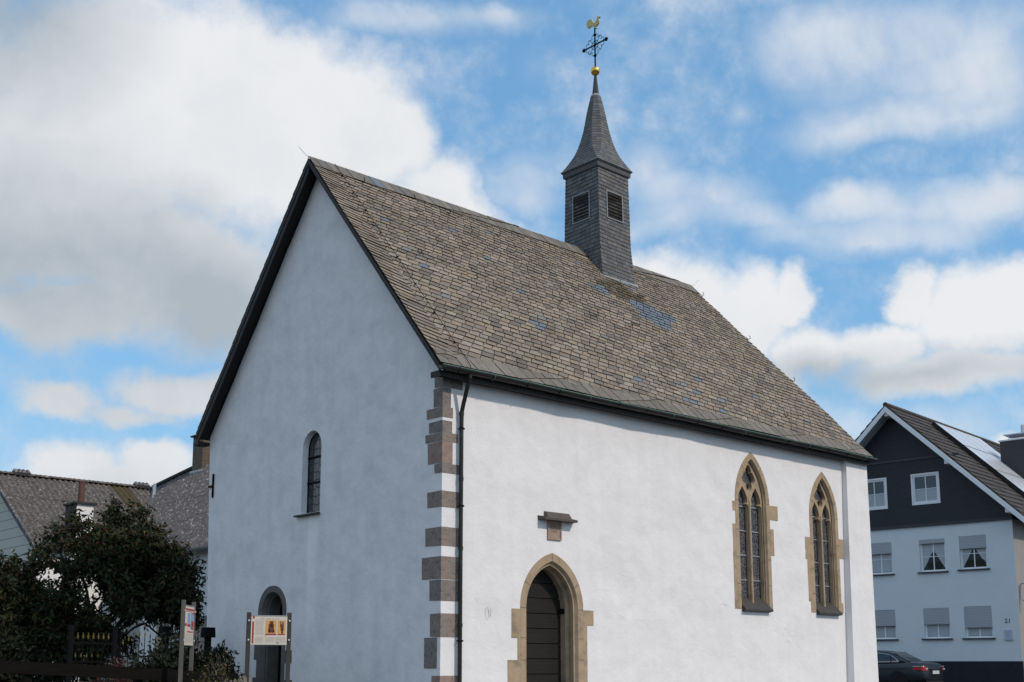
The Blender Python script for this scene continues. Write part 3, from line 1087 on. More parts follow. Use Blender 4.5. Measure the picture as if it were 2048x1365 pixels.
# gothic windows
def gothic(cx, hw, spring, apex, left_blocks, right_blocks):
    r = bpy.data.objects.new('gothic_window', None)
    COL.objects.link(r)
    r.parent = CH
    F = 2.70
    A = lambda k, ap: arch(k, spring, ap, F, cx, 14)
    mb = MB()
    hi = hw - 0.115
    ai = apex - 0.145
    loft_outlines(mb, [(A(hw, apex), 0.02), (A(hw, apex), -0.008), (A(hi, ai), -0.008), (A(hi - 0.022, ai - 0.026), 0.035), (A(hi - 0.036, ai - 0.042), 0.045), (A(hi - 0.022, ai - 0.026), 0.060),
                       (A(hi - 0.026, ai - 0.03), 0.085), (A(hi - 0.040, ai - 0.048), 0.10), (A(hi - 0.045, ai - 0.055), 0.24)], S3)
    blocks(mb, S3, left_blocks + right_blocks)
    stone_joints(mb, cx, hw, hi, spring, apex, ai, S3, (7, 14), (spring, spring - 0.62, spring - 1.2, spring - 1.75), F)
    mb.build('window_surround', [M['sandstone'], M['sandstone_joint']], r)
    # tracery: two cusped lancets under a four-lobed eye
    ht = hi - 0.045
    at = ai - 0.055
    D = 0.075
    def lancet(c, w, grow=0.0):
        s = spring + 0.0
        w = w + grow
        pts = [(c - w, F + 0.12), (c - w, s - 0.22)]
        # lower lobe, cusp, pointed head
        pts += [(c - w * 1.0, s - 0.16), (c - w * 0.98, s - 0.10), (c - w * 0.86, s - 0.055), (c - w * 0.62 + grow * 0.4, s - 0.045), (c - w * 0.82, s + 0.0), (c - w * 0.80, s + 0.08), (c - w * 0.55, s + 0.19), (c, s + 0.32 + grow)]
        return pts + [(2 * c - x, y) for x, y in reversed(pts[:-1])]
    lw = (ht - 0.042) / 2 - 0.012
    lc = 0.042 + lw
    ez = spring + (at - spring) * 0.60
    def eye(grow=0.0):
        pts = []
        for i in range(48):
            a = 2 * pi * i / 48 + pi / 4
            q = 0.235 * (0.55 + 0.45 * abs(cos(2 * a)) ** 0.6) + grow
            x, zz = q * sin(a) * 0.92, q * cos(a) * 1.12
            lim = ht * 0.95 * max(0.15, min(1.0, (at - ez - zz) / (at - spring) * 1.45)) - 0.02
            pts.append((cx + max(-lim, min(lim, x)), ez + zz))
        return list(reversed(pts))
    mb = MB()
    out = arch(hi - 0.035, spring, ai - 0.045, F, cx, 14)
    mb.plate(out, [lancet(cx - lc, lw), lancet(cx + lc, lw), eye()], lambda u, v, d: (u, D + 0.035 + d, v), 0.055)
    mb.plate(arch(hi - 0.038, spring, ai - 0.048, F + 0.01, cx, 14), [lancet(cx - lc, lw, 0.012), lancet(cx + lc, lw, 0.012), eye(0.015)], lambda u, v, d: (u, D + d, v), 0.034)
    # mullion nose
    mb.hexa([(cx - 0.02, D - 0.02, F + 0.05), (cx + 0.02, D - 0.02, F + 0.05), (cx + 0.03, D, F + 0.05), (cx - 0.03, D, F + 0.05),
             (cx - 0.02, D - 0.02, spring + 0.02), (cx + 0.02, D - 0.02, spring + 0.02), (cx + 0.03, D, spring + 0.12), (cx - 0.03, D, spring + 0.12)])
    mb.build('tracery', M['sandstone'], r)
    mb = MB()
    mb.plate(arch(hi - 0.03, spring, ai - 0.04, F, cx, 12), [], lambda u, v, d: (u, D + 0.105 + d, v), 0.01)
    g = mb.build('leaded_glass', M['mesh_glass'], r)
    z = F + 0.62
    while z < spring + 0.1:
        mb = MB()
        mb.box(cx - lc - lw - 0.02, cx + lc + lw + 0.02, D + 0.085, D + 0.10, z - 0.012, z + 0.012)
        mb.build('saddle_bar', M['zinc'], r)
        z += 0.52
    mb = MB()
    w = hi - 0.005
    mb.rings([[(cx - w, -0.10, 2.665), (cx - w, -0.10, 2.705), (cx - w + 0.05, D + 0.15, 2.99), (cx - w + 0.05, D + 0.15, 2.6)],
              [(cx + w, -0.10, 2.665), (cx + w, -0.10, 2.705), (cx + w - 0.05, D + 0.15, 2.99), (cx + w - 0.05, D + 0.15, 2.6)]])
    mb.build('sill', M['sill_slate'], r)


gothic(8.485, 0.605, 4.97, 6.05, [(7.79, 7.877, 4.74, 4.94), (7.775, 7.877, 3.87, 4.46), (7.765, 7.877, 2.70, 3.866)],
       [(9.093, 9.39, 4.64, 4.95), (9.093, 9.215, 3.87, 4.44)])
gothic(11.185, 0.575, 4.87, 5.92, [(10.385, 10.607, 3.87, 4.37), (10.455, 10.607, 2.94, 3.866), (10.53, 10.607, 2.70, 2.936)],
       [(11.763, 11.95, 3.96, 4.41), (11.763, 11.83, 2.71, 2.94)])

# gable window
GW = bpy.data.objects.new('gable_window', None)
COL.objects.link(GW)
GW.parent = CH
mb = MB()
mb.plate(arch(0.315, 5.62, 5.94, 4.37, 3.91, 12, False), [], lambda u, v, d: (0.135 + d, u, v), 0.01)
mb.build('leaded_glass', M['lead_glass'], GW)
mb = MB()
for z in (5.46, 4.97):
    mb.box(0.11, 0.134, 3.60, 4.22, z - 0.016, z + 0.016)
gi = arch(0.30, 5.62, 5.93, 4.385, 3.91, 12, False)
loft_outlines(mb, [(arch(0.312, 5.62, 5.942, 4.385, 3.91, 12, False), 0.118), (gi, 0.118), (gi, 0.134)], G3)
mb.build('iron_bars', M['iron'], GW)
mb = MB()
mb.hexa([(-0.09, 3.56, 4.325), (0.13, 3.56, 4.325), (0.13, 4.35, 4.325), (-0.09, 4.35, 4.325), (-0.09, 3.56, 4.355), (0.13, 3.62, 4.39), (0.13, 4.22, 4.39), (-0.09, 4.35, 4.355)])
mb.build('sill', M['sill_slate'], GW)

# gable doorway
GD = bpy.data.objects.new('gable_doorway', None)
COL.objects.link(GD)
GD.parent = CH
mb = MB()
A = lambda hw, ap: arch(hw, 2.58, ap, ZG, 5.145, 14)
loft_outlines(mb, [(A(0.515, 3.07), 0.02), (A(0.515, 3.07), -0.008), (A(0.385, 2.95), -0.008), (A(0.34, 2.90), 0.08), (A(0.345, 2.905), 0.10), (A(0.32, 2.88), 0.12), (A(0.31, 2.87), 0.40)], G3)
blocks(mb, G3, [(5.663, 5.76, 1.66, 1.95), (5.663, 5.78, ZG, 1.32), (4.40, 4.627, 1.59, 1.83), (4.36, 4.627, ZG, 1.28)])
mb.build('stone_surround', M['grey_stone'], GD)
mb = MB()
for k in range(5):
    y0 = 4.80 + 0.14 * k
    mb.box(0.36, 0.40, y0 + 0.004, y0 + 0.136, 0.6, 2.95)
mb.box(0.40, 0.41, 4.78, 5.52, 0.6, 2.95)
mb.build('door_leaf', M['void'], GD)

# carved plaque and its hood over the south door
PQ = MB()
PQ.box(2.395, 2.735, -0.012, 0.05, 3.745, 4.10)
PQ.box(2.395, 2.425, -0.030, -0.012, 3.745, 4.10)
PQ.box(2.705, 2.735, -0.030, -0.012, 3.745, 4.10)
PQ.box(2.425, 2.705, -0.030, -0.012, 3.745, 3.775)
PQ.box(2.425, 2.705, -0.030, -0.012, 4.04, 4.10)
pq = PQ.build('carved_plaque', M['plaque'], CH)
text_part('inscription', 'ANNO', 0.10, (2.565, -0.0122, 3.985), (1, 0, 0), (0, 0, 1), pq, M['plaque_dark'])
text_part('inscription', 'DNI', 0.085, (2.555, -0.0122, 3.895), (1, 0, 0), (0, 0, 1), pq, M['plaque_dark'])
HD = MB()
HD.hexa([(2.20, -0.17, 4.075), (3.00, -0.17, 4.075), (3.06, 0.02, 4.085), (2.16, 0.02, 4.085), (2.20, -0.17, 4.115), (3.00, -0.17, 4.115), (3.06, 0.02, 4.16), (2.16, 0.02, 4.16)])
HD.hexa([(2.32, -0.11, 4.122), (2.93, -0.11, 4.122), (2.95, 0.02, 4.15), (2.30, 0.02, 4.15), (2.34, -0.04, 4.235), (2.91, -0.04, 4.235), (2.93, 0.02, 4.245), (2.31, 0.02, 4.245)])
HD.build('plaque_hood', M['hood'], CH)
# small wall hook left of the south door, iron wall anchor on the gable
mb = MB()
mb.tube([(0.97, 0.01, 2.50), (0.97, -0.05, 2.50), (0.97, -0.055, 2.44), (0.99, -0.055, 2.38), (1.03, -0.05, 2.36), (1.05, -0.03, 2.40), (1.05, -0.03, 2.50)], 0.004, 6)
mb.build('wall_hook', M['zinc'], CH)
mb = MB()
mb.box(-0.035, -0.005, 7.66, 7.695, 5.05, 5.56)
mb.box(-0.03, 0.0, 7.695, 7.86, 5.28, 5.32)
mb.build('wall_anchor', M['iron'], CH)

# ---- roof
VL = sqrt(4.131 ** 2 + 4.90 ** 2)
O_, U_ = Vector((0, -GE, 6.44)), Vector((1, 0, 0))
V_ = Vector((0, 4.131 / VL, 4.90 / VL))
N_ = Vector((0, -4.90 / VL, 4.131 / VL))
XR = 11.56
XH = 12.985
YB = 2 * YR + GE
rf = MB()
th = 0.10
def RP(u, v, n=0.0):
    return O_ + U_ * u + V_ * v + N_ * n
def RB(u, v, n=0.0):
    p = RP(u, v, n)
    return Vector((p.x, 2 * YR - p.y, p.z))
A0, A1, A2, A3 = RP(XE, 0), RP(XH, 0), RP(XR, VL), RP(XE, VL)
B0, B1 = RB(XE, 0), RB(XH, 0)
dn = Vector((0, 0, -0.105))
rf.poly([A0, A1, A2, A3])
rf.poly([B0, A3, A2, B1])
rf.poly([A1, B1, A2])
# dark boarded underside and verge edges
rf.poly([A0 + dn, A3 + dn, A2 + dn, A1 + dn], 1)
rf.poly([B0 + dn, B1 + dn, A2 + dn, A3 + dn], 1)
rf.poly([A1 + dn, A2 + dn, B1 + dn], 1)
for p, q in ((A0, A3), (A3, B0), (A0, A1), (A1, B1), (B1, B0)):
    rf.poly([p, q, q + dn, p + dn], 1)
roof = rf.build('roof', [M['slate_edge'], M['dark_board']], CH, recalc=False)

SPOTS = [(3.31, 2.08, .2), (5.01, 2.77, .12), (6.75, 4.57, .30), (5.26, 0.88, .16), (1.95, 5.59, .12), (0.85, 4.74, .14), (2.66, 5.17, .14),
         (7.75, 1.60, .15), (7.32, 0.98, .15), (9.85, 1.41, .16), (7.78, 0.43, .16), (6.66, 0.58, .2), (5.86, 2.31, .10), (0.95, 3.2, .14), (3.3, 4.4, .11), (8.6, 0.9, .12), (3.6, 3.3, .1), (9.2, 2.2, .1)]
PATCH = [(7.55, 3.75), (8.42, 3.42), (9.02, 4.22), (7.72, 4.62)]


def inside(p, poly):
    return all((poly[(i + 1) % len(poly)][0] - poly[i][0]) * (p[1] - poly[i][1]) - (poly[(i + 1) % len(poly)][1] - poly[i][1]) * (p[0] - poly[i][0]) >= 0 for i in range(len(poly)))


def choose_roof(u, v):
    if inside((u, v), PATCH):
        return 1
    for a, b, r in SPOTS:
        if abs(u - a) < r * 0.75 and abs(v - b) < r * 0.55:
            return 1
    k = mnoise.noise(Vector((u * 1.1, v * 0.9, 3.3)))
    near = math.exp(-((u - 7.7) / 1.5) ** 2 - ((v - 4.75) / 0.55) ** 2)
    near2 = math.exp(-((u - 7.7) / 0.9) ** 2 - ((v - 3.35) / 0.5) ** 2)
    if k * 0.5 + max(near, near2 * 0.8) > 0.62:
        return 2
    if random.random() < 0.006:
        return 3
    return 0


M['slate_moss'] = material('mossy_brown_slate', (0.15, 0.125, 0.085), 0.9, 0.35, 7.0, 0.35, 50, spec=0.15,
                           dirt=((0.085, 0.078, 0.045), 0.48, 0.66, 3.0), island=[(0.128, 0.106, 0.072), (0.145, 0.126, 0.095), (0.102, 0.088, 0.064), (0.157, 0.136, 0.102)])
M['slate_eave'] = material('grey_brown_large_slate', (0.2, 0.18, 0.15), 0.8, 0.2, 9.0, 0.35, 60, spec=0.25,
                           island=[(0.176, 0.160, 0.138), (0.205, 0.185, 0.161), (0.156, 0.143, 0.125), (0.189, 0.171, 0.149), (0.168, 0.149, 0.125)])
M['slate_blue_grey'] = material('faded_blue_slate', (0.19, 0.20, 0.21), 0.6, 0.1, 7, 0.2, 50, spec=0.35)
sl = MB()
hipu = lambda v: XH + (XR - XH) * v / VL
slates(sl, O_, U_, V_, N_, [(XE + 0.40, 0.16), (hipu(0.16), 0.16), (hipu(6.2), 6.2), (XE + 0.40, 6.2)], (0.245, 0.180), (0.165, 0.124), radians(-7.5), 0.024, True, choose_roof, 0.18, edge=4, wob=0.003, gap=0.0075, shear=0.62)
slates(sl, O_, U_, V_, N_, [(XE, 0.12), (XE + 0.46, 0.12), (XE + 0.46, 6.2), (XE, 6.2)], (0.42, 0.34), (0.125, 0.10), radians(-17), 0.026, False, lambda u, v: 0, 0.25, 0.004, edge=4)
slates(sl, O_, U_, V_, N_, [(XE, -0.03), (XH, -0.03), (hipu(0.32), 0.32), (XE, 0.32)], (0.27, 0.27), (0.62, 0.62), radians(14), 0.02, False, lambda u, v: 5, 0.15, 0.014, edge=4, gap=0.009)
slates(sl, O_, U_, V_, N_, [(XE, 6.10), (hipu(6.1), 6.10), (hipu(6.42), 6.47), (XE, 6.47)], (0.26, 0.26), (0.9, 0.9), radians(9), 0.02, False,
       lambda u, v: 1 if 1.2 < u < 1.45 else 5, 0.15, 0.024, edge=4, gap=0.007)
Ob, Vb, Nb = Vector((0, YB, 6.44)), Vector((0, -V_.y, V_.z)), Vector((0, -N_.y, N_.z))
slates(sl, Ob, -U_, Vb, Nb, [(-XH, 0), (-XE, 0), (-XE, VL), (-XR, VL)], (0.40, 0.40), (0.26, 0.26), radians(4), 0.024, True, lambda u, v: 0, 0.2)
hv = (A2 - (A1 + B1) / 2)
hl = hv.length
hv.normalize()
slates(sl, (A1 + B1) / 2, (0, 1, 0), hv, Vector((hv.z, 0, -hv.x)), [(-4.13, 0), (4.13, 0), (0, hl)], (0.3, 0.3), (0.2, 0.2), 0, 0.024, True, lambda u, v: 0, 0.2)
# a settled, slightly wavy roof surface
for i, p in enumerate(sl.v):
    k = mnoise.noise(Vector((p.x * 0.55, p.y * 0.7, p.z * 0.7))) * 0.022 + mnoise.noise(Vector((p.x * 2.2, p.y * 2.2, p.z * 2.2))) * 0.006
    sl.v[i] = p + Vector((0, N_.y if p.y < YR else -N_.y, N_.z)) * (k + 0.012)
sl.build('slates', [M['slate_old'], M['slate_new'], M['slate_moss'], M['slate_blue_grey'], M['slate_edge'], M['slate_eave']], roof, recalc=False)

# verge boards under the roof edge
vb = MB()
for F_, dd in ((RP, 0.135), (RB, 0.27)):
    a, b = F_(XE + 0.012, 0.0), F_(XE + 0.012, VL)
    d1, d2 = Vector((0, 0, -0.105)), Vector((0, 0, -dd))
    w = Vector((0.03, 0, 0))
    vb.hexa([a + d2, a + d2 + w, b + d2 + w, b + d2, a + d1, a + d1 + w, b + d1 + w, b + d1])
vb.box(XE + 0.01, 0.0, 7.93, 8.16, 6.20, 6.27)
vb.build('verge_board', M['dark_board'], CH)
ev = MB()
ev.box(-0.24, 12.95, -0.21, -0.18, 6.24, 6.33)
ev.box(-0.24, 12.95, -0.18, 0.0, 6.27, 6.30)
ev.box(XE + 0.02, -0.24, -0.23, 0.0, 6.22, 6.32)
ev.build('eaves_board', M['dark_board'], CH)

# gutter and downpipe
gt = MB()
gy, gz, gr = -0.305, 6.385, 0.068
prof = [(gy + gr * cos(a), gz + gr * sin(a)) for a in [pi + pi * i / 10 for i in range(11)]]
prof_in = [(gy + (gr - 0.008) * cos(a), gz + (gr - 0.008) * sin(a)) for a in [2 * pi - pi * i / 10 for i in range(11)]]
full = prof + prof_in
xs = [-0.30 + 13.33 * i / 24 for i in range(25)]
gt.rings([[(x, y, z + 0.006 * sin(x * 1.3)) for y, z in full] for x in xs])
gutter = gt.build('gutter', M['copper'], CH)
rim = MB()
rim.tube([(x, gy - gr, gz + 0.004 + 0.006 * sin(x * 1.3)) for x in xs], 0.010, 6)
rim.build('gutter_rim', M['verdigris'], gutter)
for i in range(17):
    x = 0.05 + 0.78 * i
    mb = MB()
    pp = [(x, gy + (gr + 0.006) * cos(a), gz + (gr + 0.006) * sin(a)) for a in [pi + pi * k / 8 for k in range(9)]]
    mb.tube([(x, gy - gr - 0.006, gz + 0.012)] + pp + [(x, gy + gr + 0.03, gz + 0.09)], 0.008, 5)
    mb.tube([(x, gy - gr, gz + 0.012), (x + 0.03, gy + gr + 0.08, gz + 0.075)], 0.006, 5)
    mb.build('gutter_bracket', M['verdigris'] if i % 3 == 1 else M['copper'], gutter)
dp = MB()
dp.tube([(0.33, -0.305, 6.34), (0.33, -0.30, 6.27), (0.335, -0.255, 6.18), (0.345, -0.115, 5.84), (0.345, -0.078, 5.72), (0.345, -0.075, 5.5), (0.345, -0.075, 0.55)], 0.036, 12)
for z in (5.70, 4.6, 3.45, 2.2):
    dp.lathe((0.345, -0.075, z), [(0.036, -0.03), (0.043, -0.03), (0.043, 0.03), (0.036, 0.03)], 12)
pipe = dp.build('downpipe', M['copper'], CH, smooth=False)
for z in (5.45, 4.15, 1.95):
    mb = MB()
    mb.lathe((0.345, -0.075, z), [(0.036, -0.012), (0.045, -0.012), (0.045, 0.012), (0.036, 0.012)], 12)
    mb.box(0.385, 0.41, -0.085, -0.065, z - 0.014, z + 0.014)
    mb.box(0.335, 0.355, -0.035, 0.0, z - 0.01, z + 0.01)
    mb.build('pipe_clip', M['iron'], pipe)

# lightning conductor, rods, roof hooks
lc_ = MB()
lc_.tube([RP(0.30, 6.42, 0.07), RP(0.31, 4.2, 0.075), RP(0.33, 2.1, 0.075), RP(0.36, 0.02, 0.07), RP(0.36, -0.10, 0.0)], 0.006, 5)
for v in (6.0, 5.4, 4.75, 4.0, 3.2, 2.35, 1.5, 0.65):
    p = RP(0.31 + (6.4 - v) * 0.008, v, 0.0)
    lc_.tube([p, p + N_ * 0.075], 0.012, 5)
    lc_.lathe(p + N_ * 0.06, [(0.004, -0.018), (0.019, -0.008), (0.019, 0.012), (0.004, 0.02)], 6)
lc_.build('lightning_conductor', M['iron'], CH)
mb = MB()
mb.tube([RP(XE, VL, 0.02), (-0.52, YR, 11.52)], 0.006, 5)
mb.build('lightning_rod', M['steel'], CH)
mb = MB()
mb.tube([(XR, YR, 11.38), (XR + 0.30, YR, 11.62)], 0.006, 5)
mb.build('lightning_rod', M['steel'], CH)
base = Vector(CH.location)
hk = MB()
hk.tube([base + V_ * a * .75 + N_ * b * .75 + U_ * 0.01 * c for a, b, c in ((0.10, 0.02, 0), (0.0, 0.03, 0), (-0.05, 0.05, 1), (-0.05, 0.10, 2), (0.0, 0.13, 2), (0.06, 0.125, 2))], 0.008, 6)
hook = hk.build('roof_hook', M['iron'], CH)
spots = [(0.84, 6.10), (2.10, 6.08), (2.97, 5.92), (1.08, 3.65), (2.26, 3.28), (4.61, 3.35), (5.60, 3.16), (7.74, 5.13), (6.65, 3.14), (9.51, 5.67), (9.01, 3.06), (10.19, 2.97), (11.38, 2.81), (11.62, 6.05), (12.02, 4.3), (12.38, 2.7), (4.2, 5.6), (10.3, 0.9)]
for i, (u, v) in enumerate(spots):
    h = hook if i == 0 else hook.copy()
    if i:
        COL.objects.link(h)
        h.parent = CH
    h.location = RP(u, v, 0.01) - base

# ---- bell turret
BT = bpy.data.objects.new('bell_turret', None)
COL.objects.link(BT)
BT.parent = CH
XC, HA = 7.95, 0.53
ZT, ZB = 13.34, 10.35
hyb = 0.69
sh = MB()
sh.rings([[(XC - HA - .03, YR - hyb, ZB), (XC + HA + .03, YR - hyb, ZB), (XC + HA + .03, YR + hyb, ZB), (XC - HA - .03, YR + hyb, ZB)],
          [(XC - HA - .01, YR - 0.575, 11.5), (XC + HA + .01, YR - 0.575, 11.5), (XC + HA + .01, YR + 0.575, 11.5), (XC - HA - .01, YR + 0.575, 11.5)],
          [(XC - HA, YR - HA, ZT), (XC + HA, YR - HA, ZT), (XC + HA, YR + HA, ZT), (XC - HA, YR + HA, ZT)]])
def turret_face(p0, p1, q0, q1, cols):
    """Slates over a quad given by its lower corners p0, p1 and upper corners q0, q1."""
    p0, p1, q0, q1 = map(Vector, (p0, p1, q0, q1))
    U = (p1 - p0).normalized()
    m0, m1 = (p0 + p1) / 2, (q0 + q1) / 2
    V = (m1 - m0)
    L = V.length
    V.normalize()
    N = U.cross(V).normalized()
    w0, w1 = (p1 - p0).length / 2, (q1 - q0).length / 2
    slates(sh, m0, U, V, N, [(-w0 - .008, 0), (w0 + .008, 0), (w1 + .008, L), (-w1 - .008, L)], (0.165, 0.165), (0.095, 0.095), cols, 0.018, True, None, 0.15, 0.0, 1, 0.002, edge=0, gap=0.0025, shear=0.25)
XM = HA + .01
for sx in (-1, 1):
    for (z0, h0, x0, z1, h1, x1) in ((ZB, hyb, HA + .03, 11.5, 0.575, XM), (11.5, 0.575, XM, ZT, HA, HA)):
        # faces towards -y / +y
        s = -1 if sx < 0 else 1
        turret_face((XC + s * x0, YR + s * h0, z0), (XC - s * x0, YR + s * h0, z0), (XC + s * x1, YR + s * h1, z1), (XC - s * x1, YR + s * h1, z1), radians(-2.5)) if s > 0 else \
            turret_face((XC - x0, YR - h0, z0), (XC + x0, YR - h0, z0), (XC - x1, YR - h1, z1), (XC + x1, YR - h1, z1), radians(-2.5))
        if sx < 0:
            turret_face((XC - x0, YR + h0, z0), (XC - x0, YR - h0, z0), (XC - x1, YR + h1, z1), (XC - x1, YR - h1, z1), radians(2.5))
        else:
            turret_face((XC + x0, YR - h0, z0), (XC + x0, YR + h0, z0), (XC + x1, YR - h1, z1), (XC + x1, YR + h1, z1), radians(2.5))
sh.build('shaft', [M['cap'], M['slate_turret']], BT, recalc=False)
fl = MB()
fl.box(XC - HA - 0.05, XC + HA + 0.09, YR - hyb - 0.055, YR - hyb + 0.05, 10.50, 10.545)
fl.build('lead_flashing', M['zinc'], BT)
M['louvre_wood'] = material('dark_louvre_boards', (0.022, 0.018, 0.014), 0.85, 0.3, 10, 0.2, 40, spec=0.15)
for face in ('y', 'x', 'Y', 'X'):
    sgn = -1 if face in 'xy' else 1
    fr, sl_ = MB(), MB()
    z0, z1, hw_ = 12.10, 12.76, 0.265
    off_ = HA + 0.028
    def T(u, z, d):
        lean = 0.045 * (ZT - z) / (ZT - 11.5)
        return (XC + u, YR + sgn * (off_ + lean - d), z) if face in 'yY' else (XC + sgn * (off_ - d), YR + u, z)
    o2 = [(-hw_ - .018, z0 - .022), (hw_ + .018, z0 - .022), (hw_ + .018, z1 + .014), (-hw_ - .018, z1 + .014)]
    i2 = [(-hw_, z0), (hw_, z0), (hw_, z1), (-hw_, z1)]
    fr.plate(o2, [i2], lambda u, v, d: T(u, v, d - 0.012), 0.05)
    f_ob = fr.build('louvre_frame', M['zinc'], BT)
    sl_.poly([T(-hw_, z0, 0.022), T(hw_, z0, 0.022), T(hw_, z1, 0.022), T(-hw_, z1, 0.022)], 1)
    for k in range(8):
        z = z0 + 0.03 + (z1 - z0) * k / 8
        sl_.hexa([T(-hw_ + .004, z - .035, -0.012), T(hw_ - .004, z - .035, -0.012), T(hw_ - .004, z + .02, 0.02), T(-hw_ + .004, z + .02, 0.02),
                  T(-hw_ + .004, z - .022, -0.012), T(hw_ - .004, z - .022, -0.012), T(hw_ - .004, z + .033, 0.02), T(-hw_ + .004, z + .033, 0.02)])
    sl_.build('louvre_boards', [M['louvre_wood'], M['void']], BT)
co = MB()
def sq(h, z):
    return [(XC - h, YR - h, z), (XC + h, YR - h, z), (XC + h, YR + h, z), (XC - h, YR + h, z)]
co.rings([sq(HA + 0.035, 13.31), sq(HA + 0.055, 13.33), sq(HA + 0.06, 13.43), sq(HA + 0.085, 13.45), sq(HA + 0.085, 13.475)])
co.build('cornice', M['slate_turret'], BT)
keys = [(13.47, 0.625, 0.884), (13.60, 0.555, 0.755), (13.92, 0.435, 0.515), (14.42, 0.318, 0.335), (15.0, 0.215, 0.222), (15.47, 0.115, 0.118)]


def prof_at(z, k):
    for i in range(len(keys) - 1):
        if keys[i][0] <= z <= keys[i + 1][0]:
            a, b = keys[i], keys[i + 1]
            ma = (keys[min(i + 1, 5)][k] - keys[max(i - 1, 0)][k]) / (keys[min(i + 1, 5)][0] - keys[max(i - 1, 0)][0])
            mb_ = (keys[min(i + 2, 5)][k] - keys[i][k]) / (keys[min(i + 2, 5)][0] - keys[i][0])
            h = b[0] - a[0]
            t = (z - a[0]) / h
            return (2 * t ** 3 - 3 * t * t + 1) * a[k] + (t ** 3 - 2 * t * t + t) * h * ma + (-2 * t ** 3 + 3 * t * t) * b[k] + (t ** 3 - t * t) * h * mb_
    return keys[-1][k]


def octo(z, grow=0.0):
    a, b = prof_at(z, 1) + grow, prof_at(z, 2) + grow
    c = max(0.02, min(a, b * sqrt(2) - a))
    return [Vector((XC + x, YR + y, z)) for x, y in ((a, -c), (a, c), (c, a), (-c, a), (-a, c), (-a, -c), (-c, -a), (c, -a))]


sp_ = MB()
nz = 26
for k in range(nz):
    z0, z1 = 13.47 + 2.0 * k / nz, 13.47 + 2.0 * (k + 1) / nz
    lo, hi_ = octo(z0, 0.008), octo(z1 + 0.01, 0.001)
    lob = octo(z0, 0.0)
    for i in range(8):
        j = (i + 1) % 8
        n = max(1, int((lo[j] - lo[i]).length / 0.115 + 0.5))
        for q in range(n):
            f0, f1 = q / n, (q + 1) / n
            a, b = lo[i].lerp(lo[j], f0), lo[i].lerp(lo[j], f1)
            c, d = hi_[i].lerp(hi_[j], f1), hi_[i].lerp(hi_[j], f0)
            e, f = lob[i].lerp(lob[j], f0), lob[i].lerp(lob[j], f1)
            g = len(sp_.v)
            sp_.v.extend([a, b, c, d, e, f])
            sp_.f.extend([(g, g + 1, g + 2, g + 3), (g + 4, g + 5, g + 1, g)])
            sp_.m.extend([0, 0])
sp_.build('spire', M['slate_turret'], BT, recalc=False)
mb = MB()
mb.lathe((XC, YR, 15.45), [(0.128, 0.0), (0.118, 0.05), (0.10, 0.075), (0.085, 0.08)], 10)
mb.build('lead_collar', M['zinc'], BT)
AX = XC - 0.035          # the finial leans a touch
mb = MB()
mb.rings([[(XC + r * cos(a), YR + r * sin(a), z) for a in [2 * pi * i / 8 + pi / 8 for i in range(8)]] for r, z in ((0.095, 15.50), (0.062, 15.78), (0.036, 16.06))])
mb.build('spire_tip', M['zinc_dark'], BT)
mb = MB()
mb.lathe((XC, YR, 16.165), [(0.120 * sin(pi * i / 12) + 0.001, -0.113 * cos(pi * i / 12)) for i in range(13)], 24)
mb.build('golden_ball', M['gold'], BT, smooth=True)
cr = MB()
cr.tube([(XC, YR, 16.25), (XC, YR, 17.33)], 0.019, 8)
for z in (16.58, 17.14):
    cr.lathe((XC, YR, z), [(0.019, -0.03), (0.042, -0.012), (0.042, 0.012), (0.019, 0.03)], 8)
cr.tube([(XC, YR - 0.37, 16.87), (XC, YR + 0.37, 16.87)], 0.019, 8)
for s in (-1, 1):
    cr.box(XC - 0.022, XC + 0.022, YR + s * 0.38 - 0.03, YR + s * 0.38 + 0.03, 16.83, 16.91)
    cr.lathe((XC, YR + s * 0.42, 16.87), [(0.005, -0.025), (0.026, 0.0), (0.005, 0.025)], 8)
cr.tube([(XC, YR + 0.115 * cos(a), 16.87 + 0.115 * sin(a)) for a in [2 * pi * i / 20 for i in range(21)]], 0.008, 5)
for qy in (-1, 1):
    for qz in (-1, 1):
        cr.tube([(XC, YR, 16.87), (XC, YR + qy * 0.20, 16.87 + qz * 0.20)], 0.006, 5)
        for (cy_, cz_, r_) in ((0.25, 0.055, 0.055), (0.17, 0.13, 0.06), (0.055, 0.22, 0.055)):
            cr.tube([(XC, YR + qy * (cy_ + r_ * cos(a)), 16.87 + qz * (cz_ + r_ * sin(a))) for a in [radians(-60 + 210 * i / 10) for i in range(11)]], 0.007, 5)
cr.build('weather_cross', M['iron'], BT)
ck = MB()
ol = [(0, .01), (-.05, .03), (-.08, .068), (-.12, .08), (-.15, .05), (-.17, .075), (-.20, .045), (-.228, .06), (-.25, .10), (-.276, .174), (-.25, .23), (-.18, .258), (-.12, .25), (-.08, .212), (-.05, .145), (0, .105), (.045, .115),
      (.075, .15), (.095, .205), (.105, .235), (.118, .225), (.13, .242), (.142, .222), (.158, .205), (.20, .185), (.165, .172), (.16, .155), (.165, .11), (.15, .065), (.115, .03), (.08, .014), (.05, 0), (.055, -.04), (.08, -.05), (.035, -.05), (.025, 0)]
ck.plate([(-a, b) for a, b in ol][::-1], [], lambda u, v, d: (XC - 0.02 + d, YR + u, 17.345 + v * 1.08), 0.04)
ck.build('weathercock', M['pale_gilt'], BT)


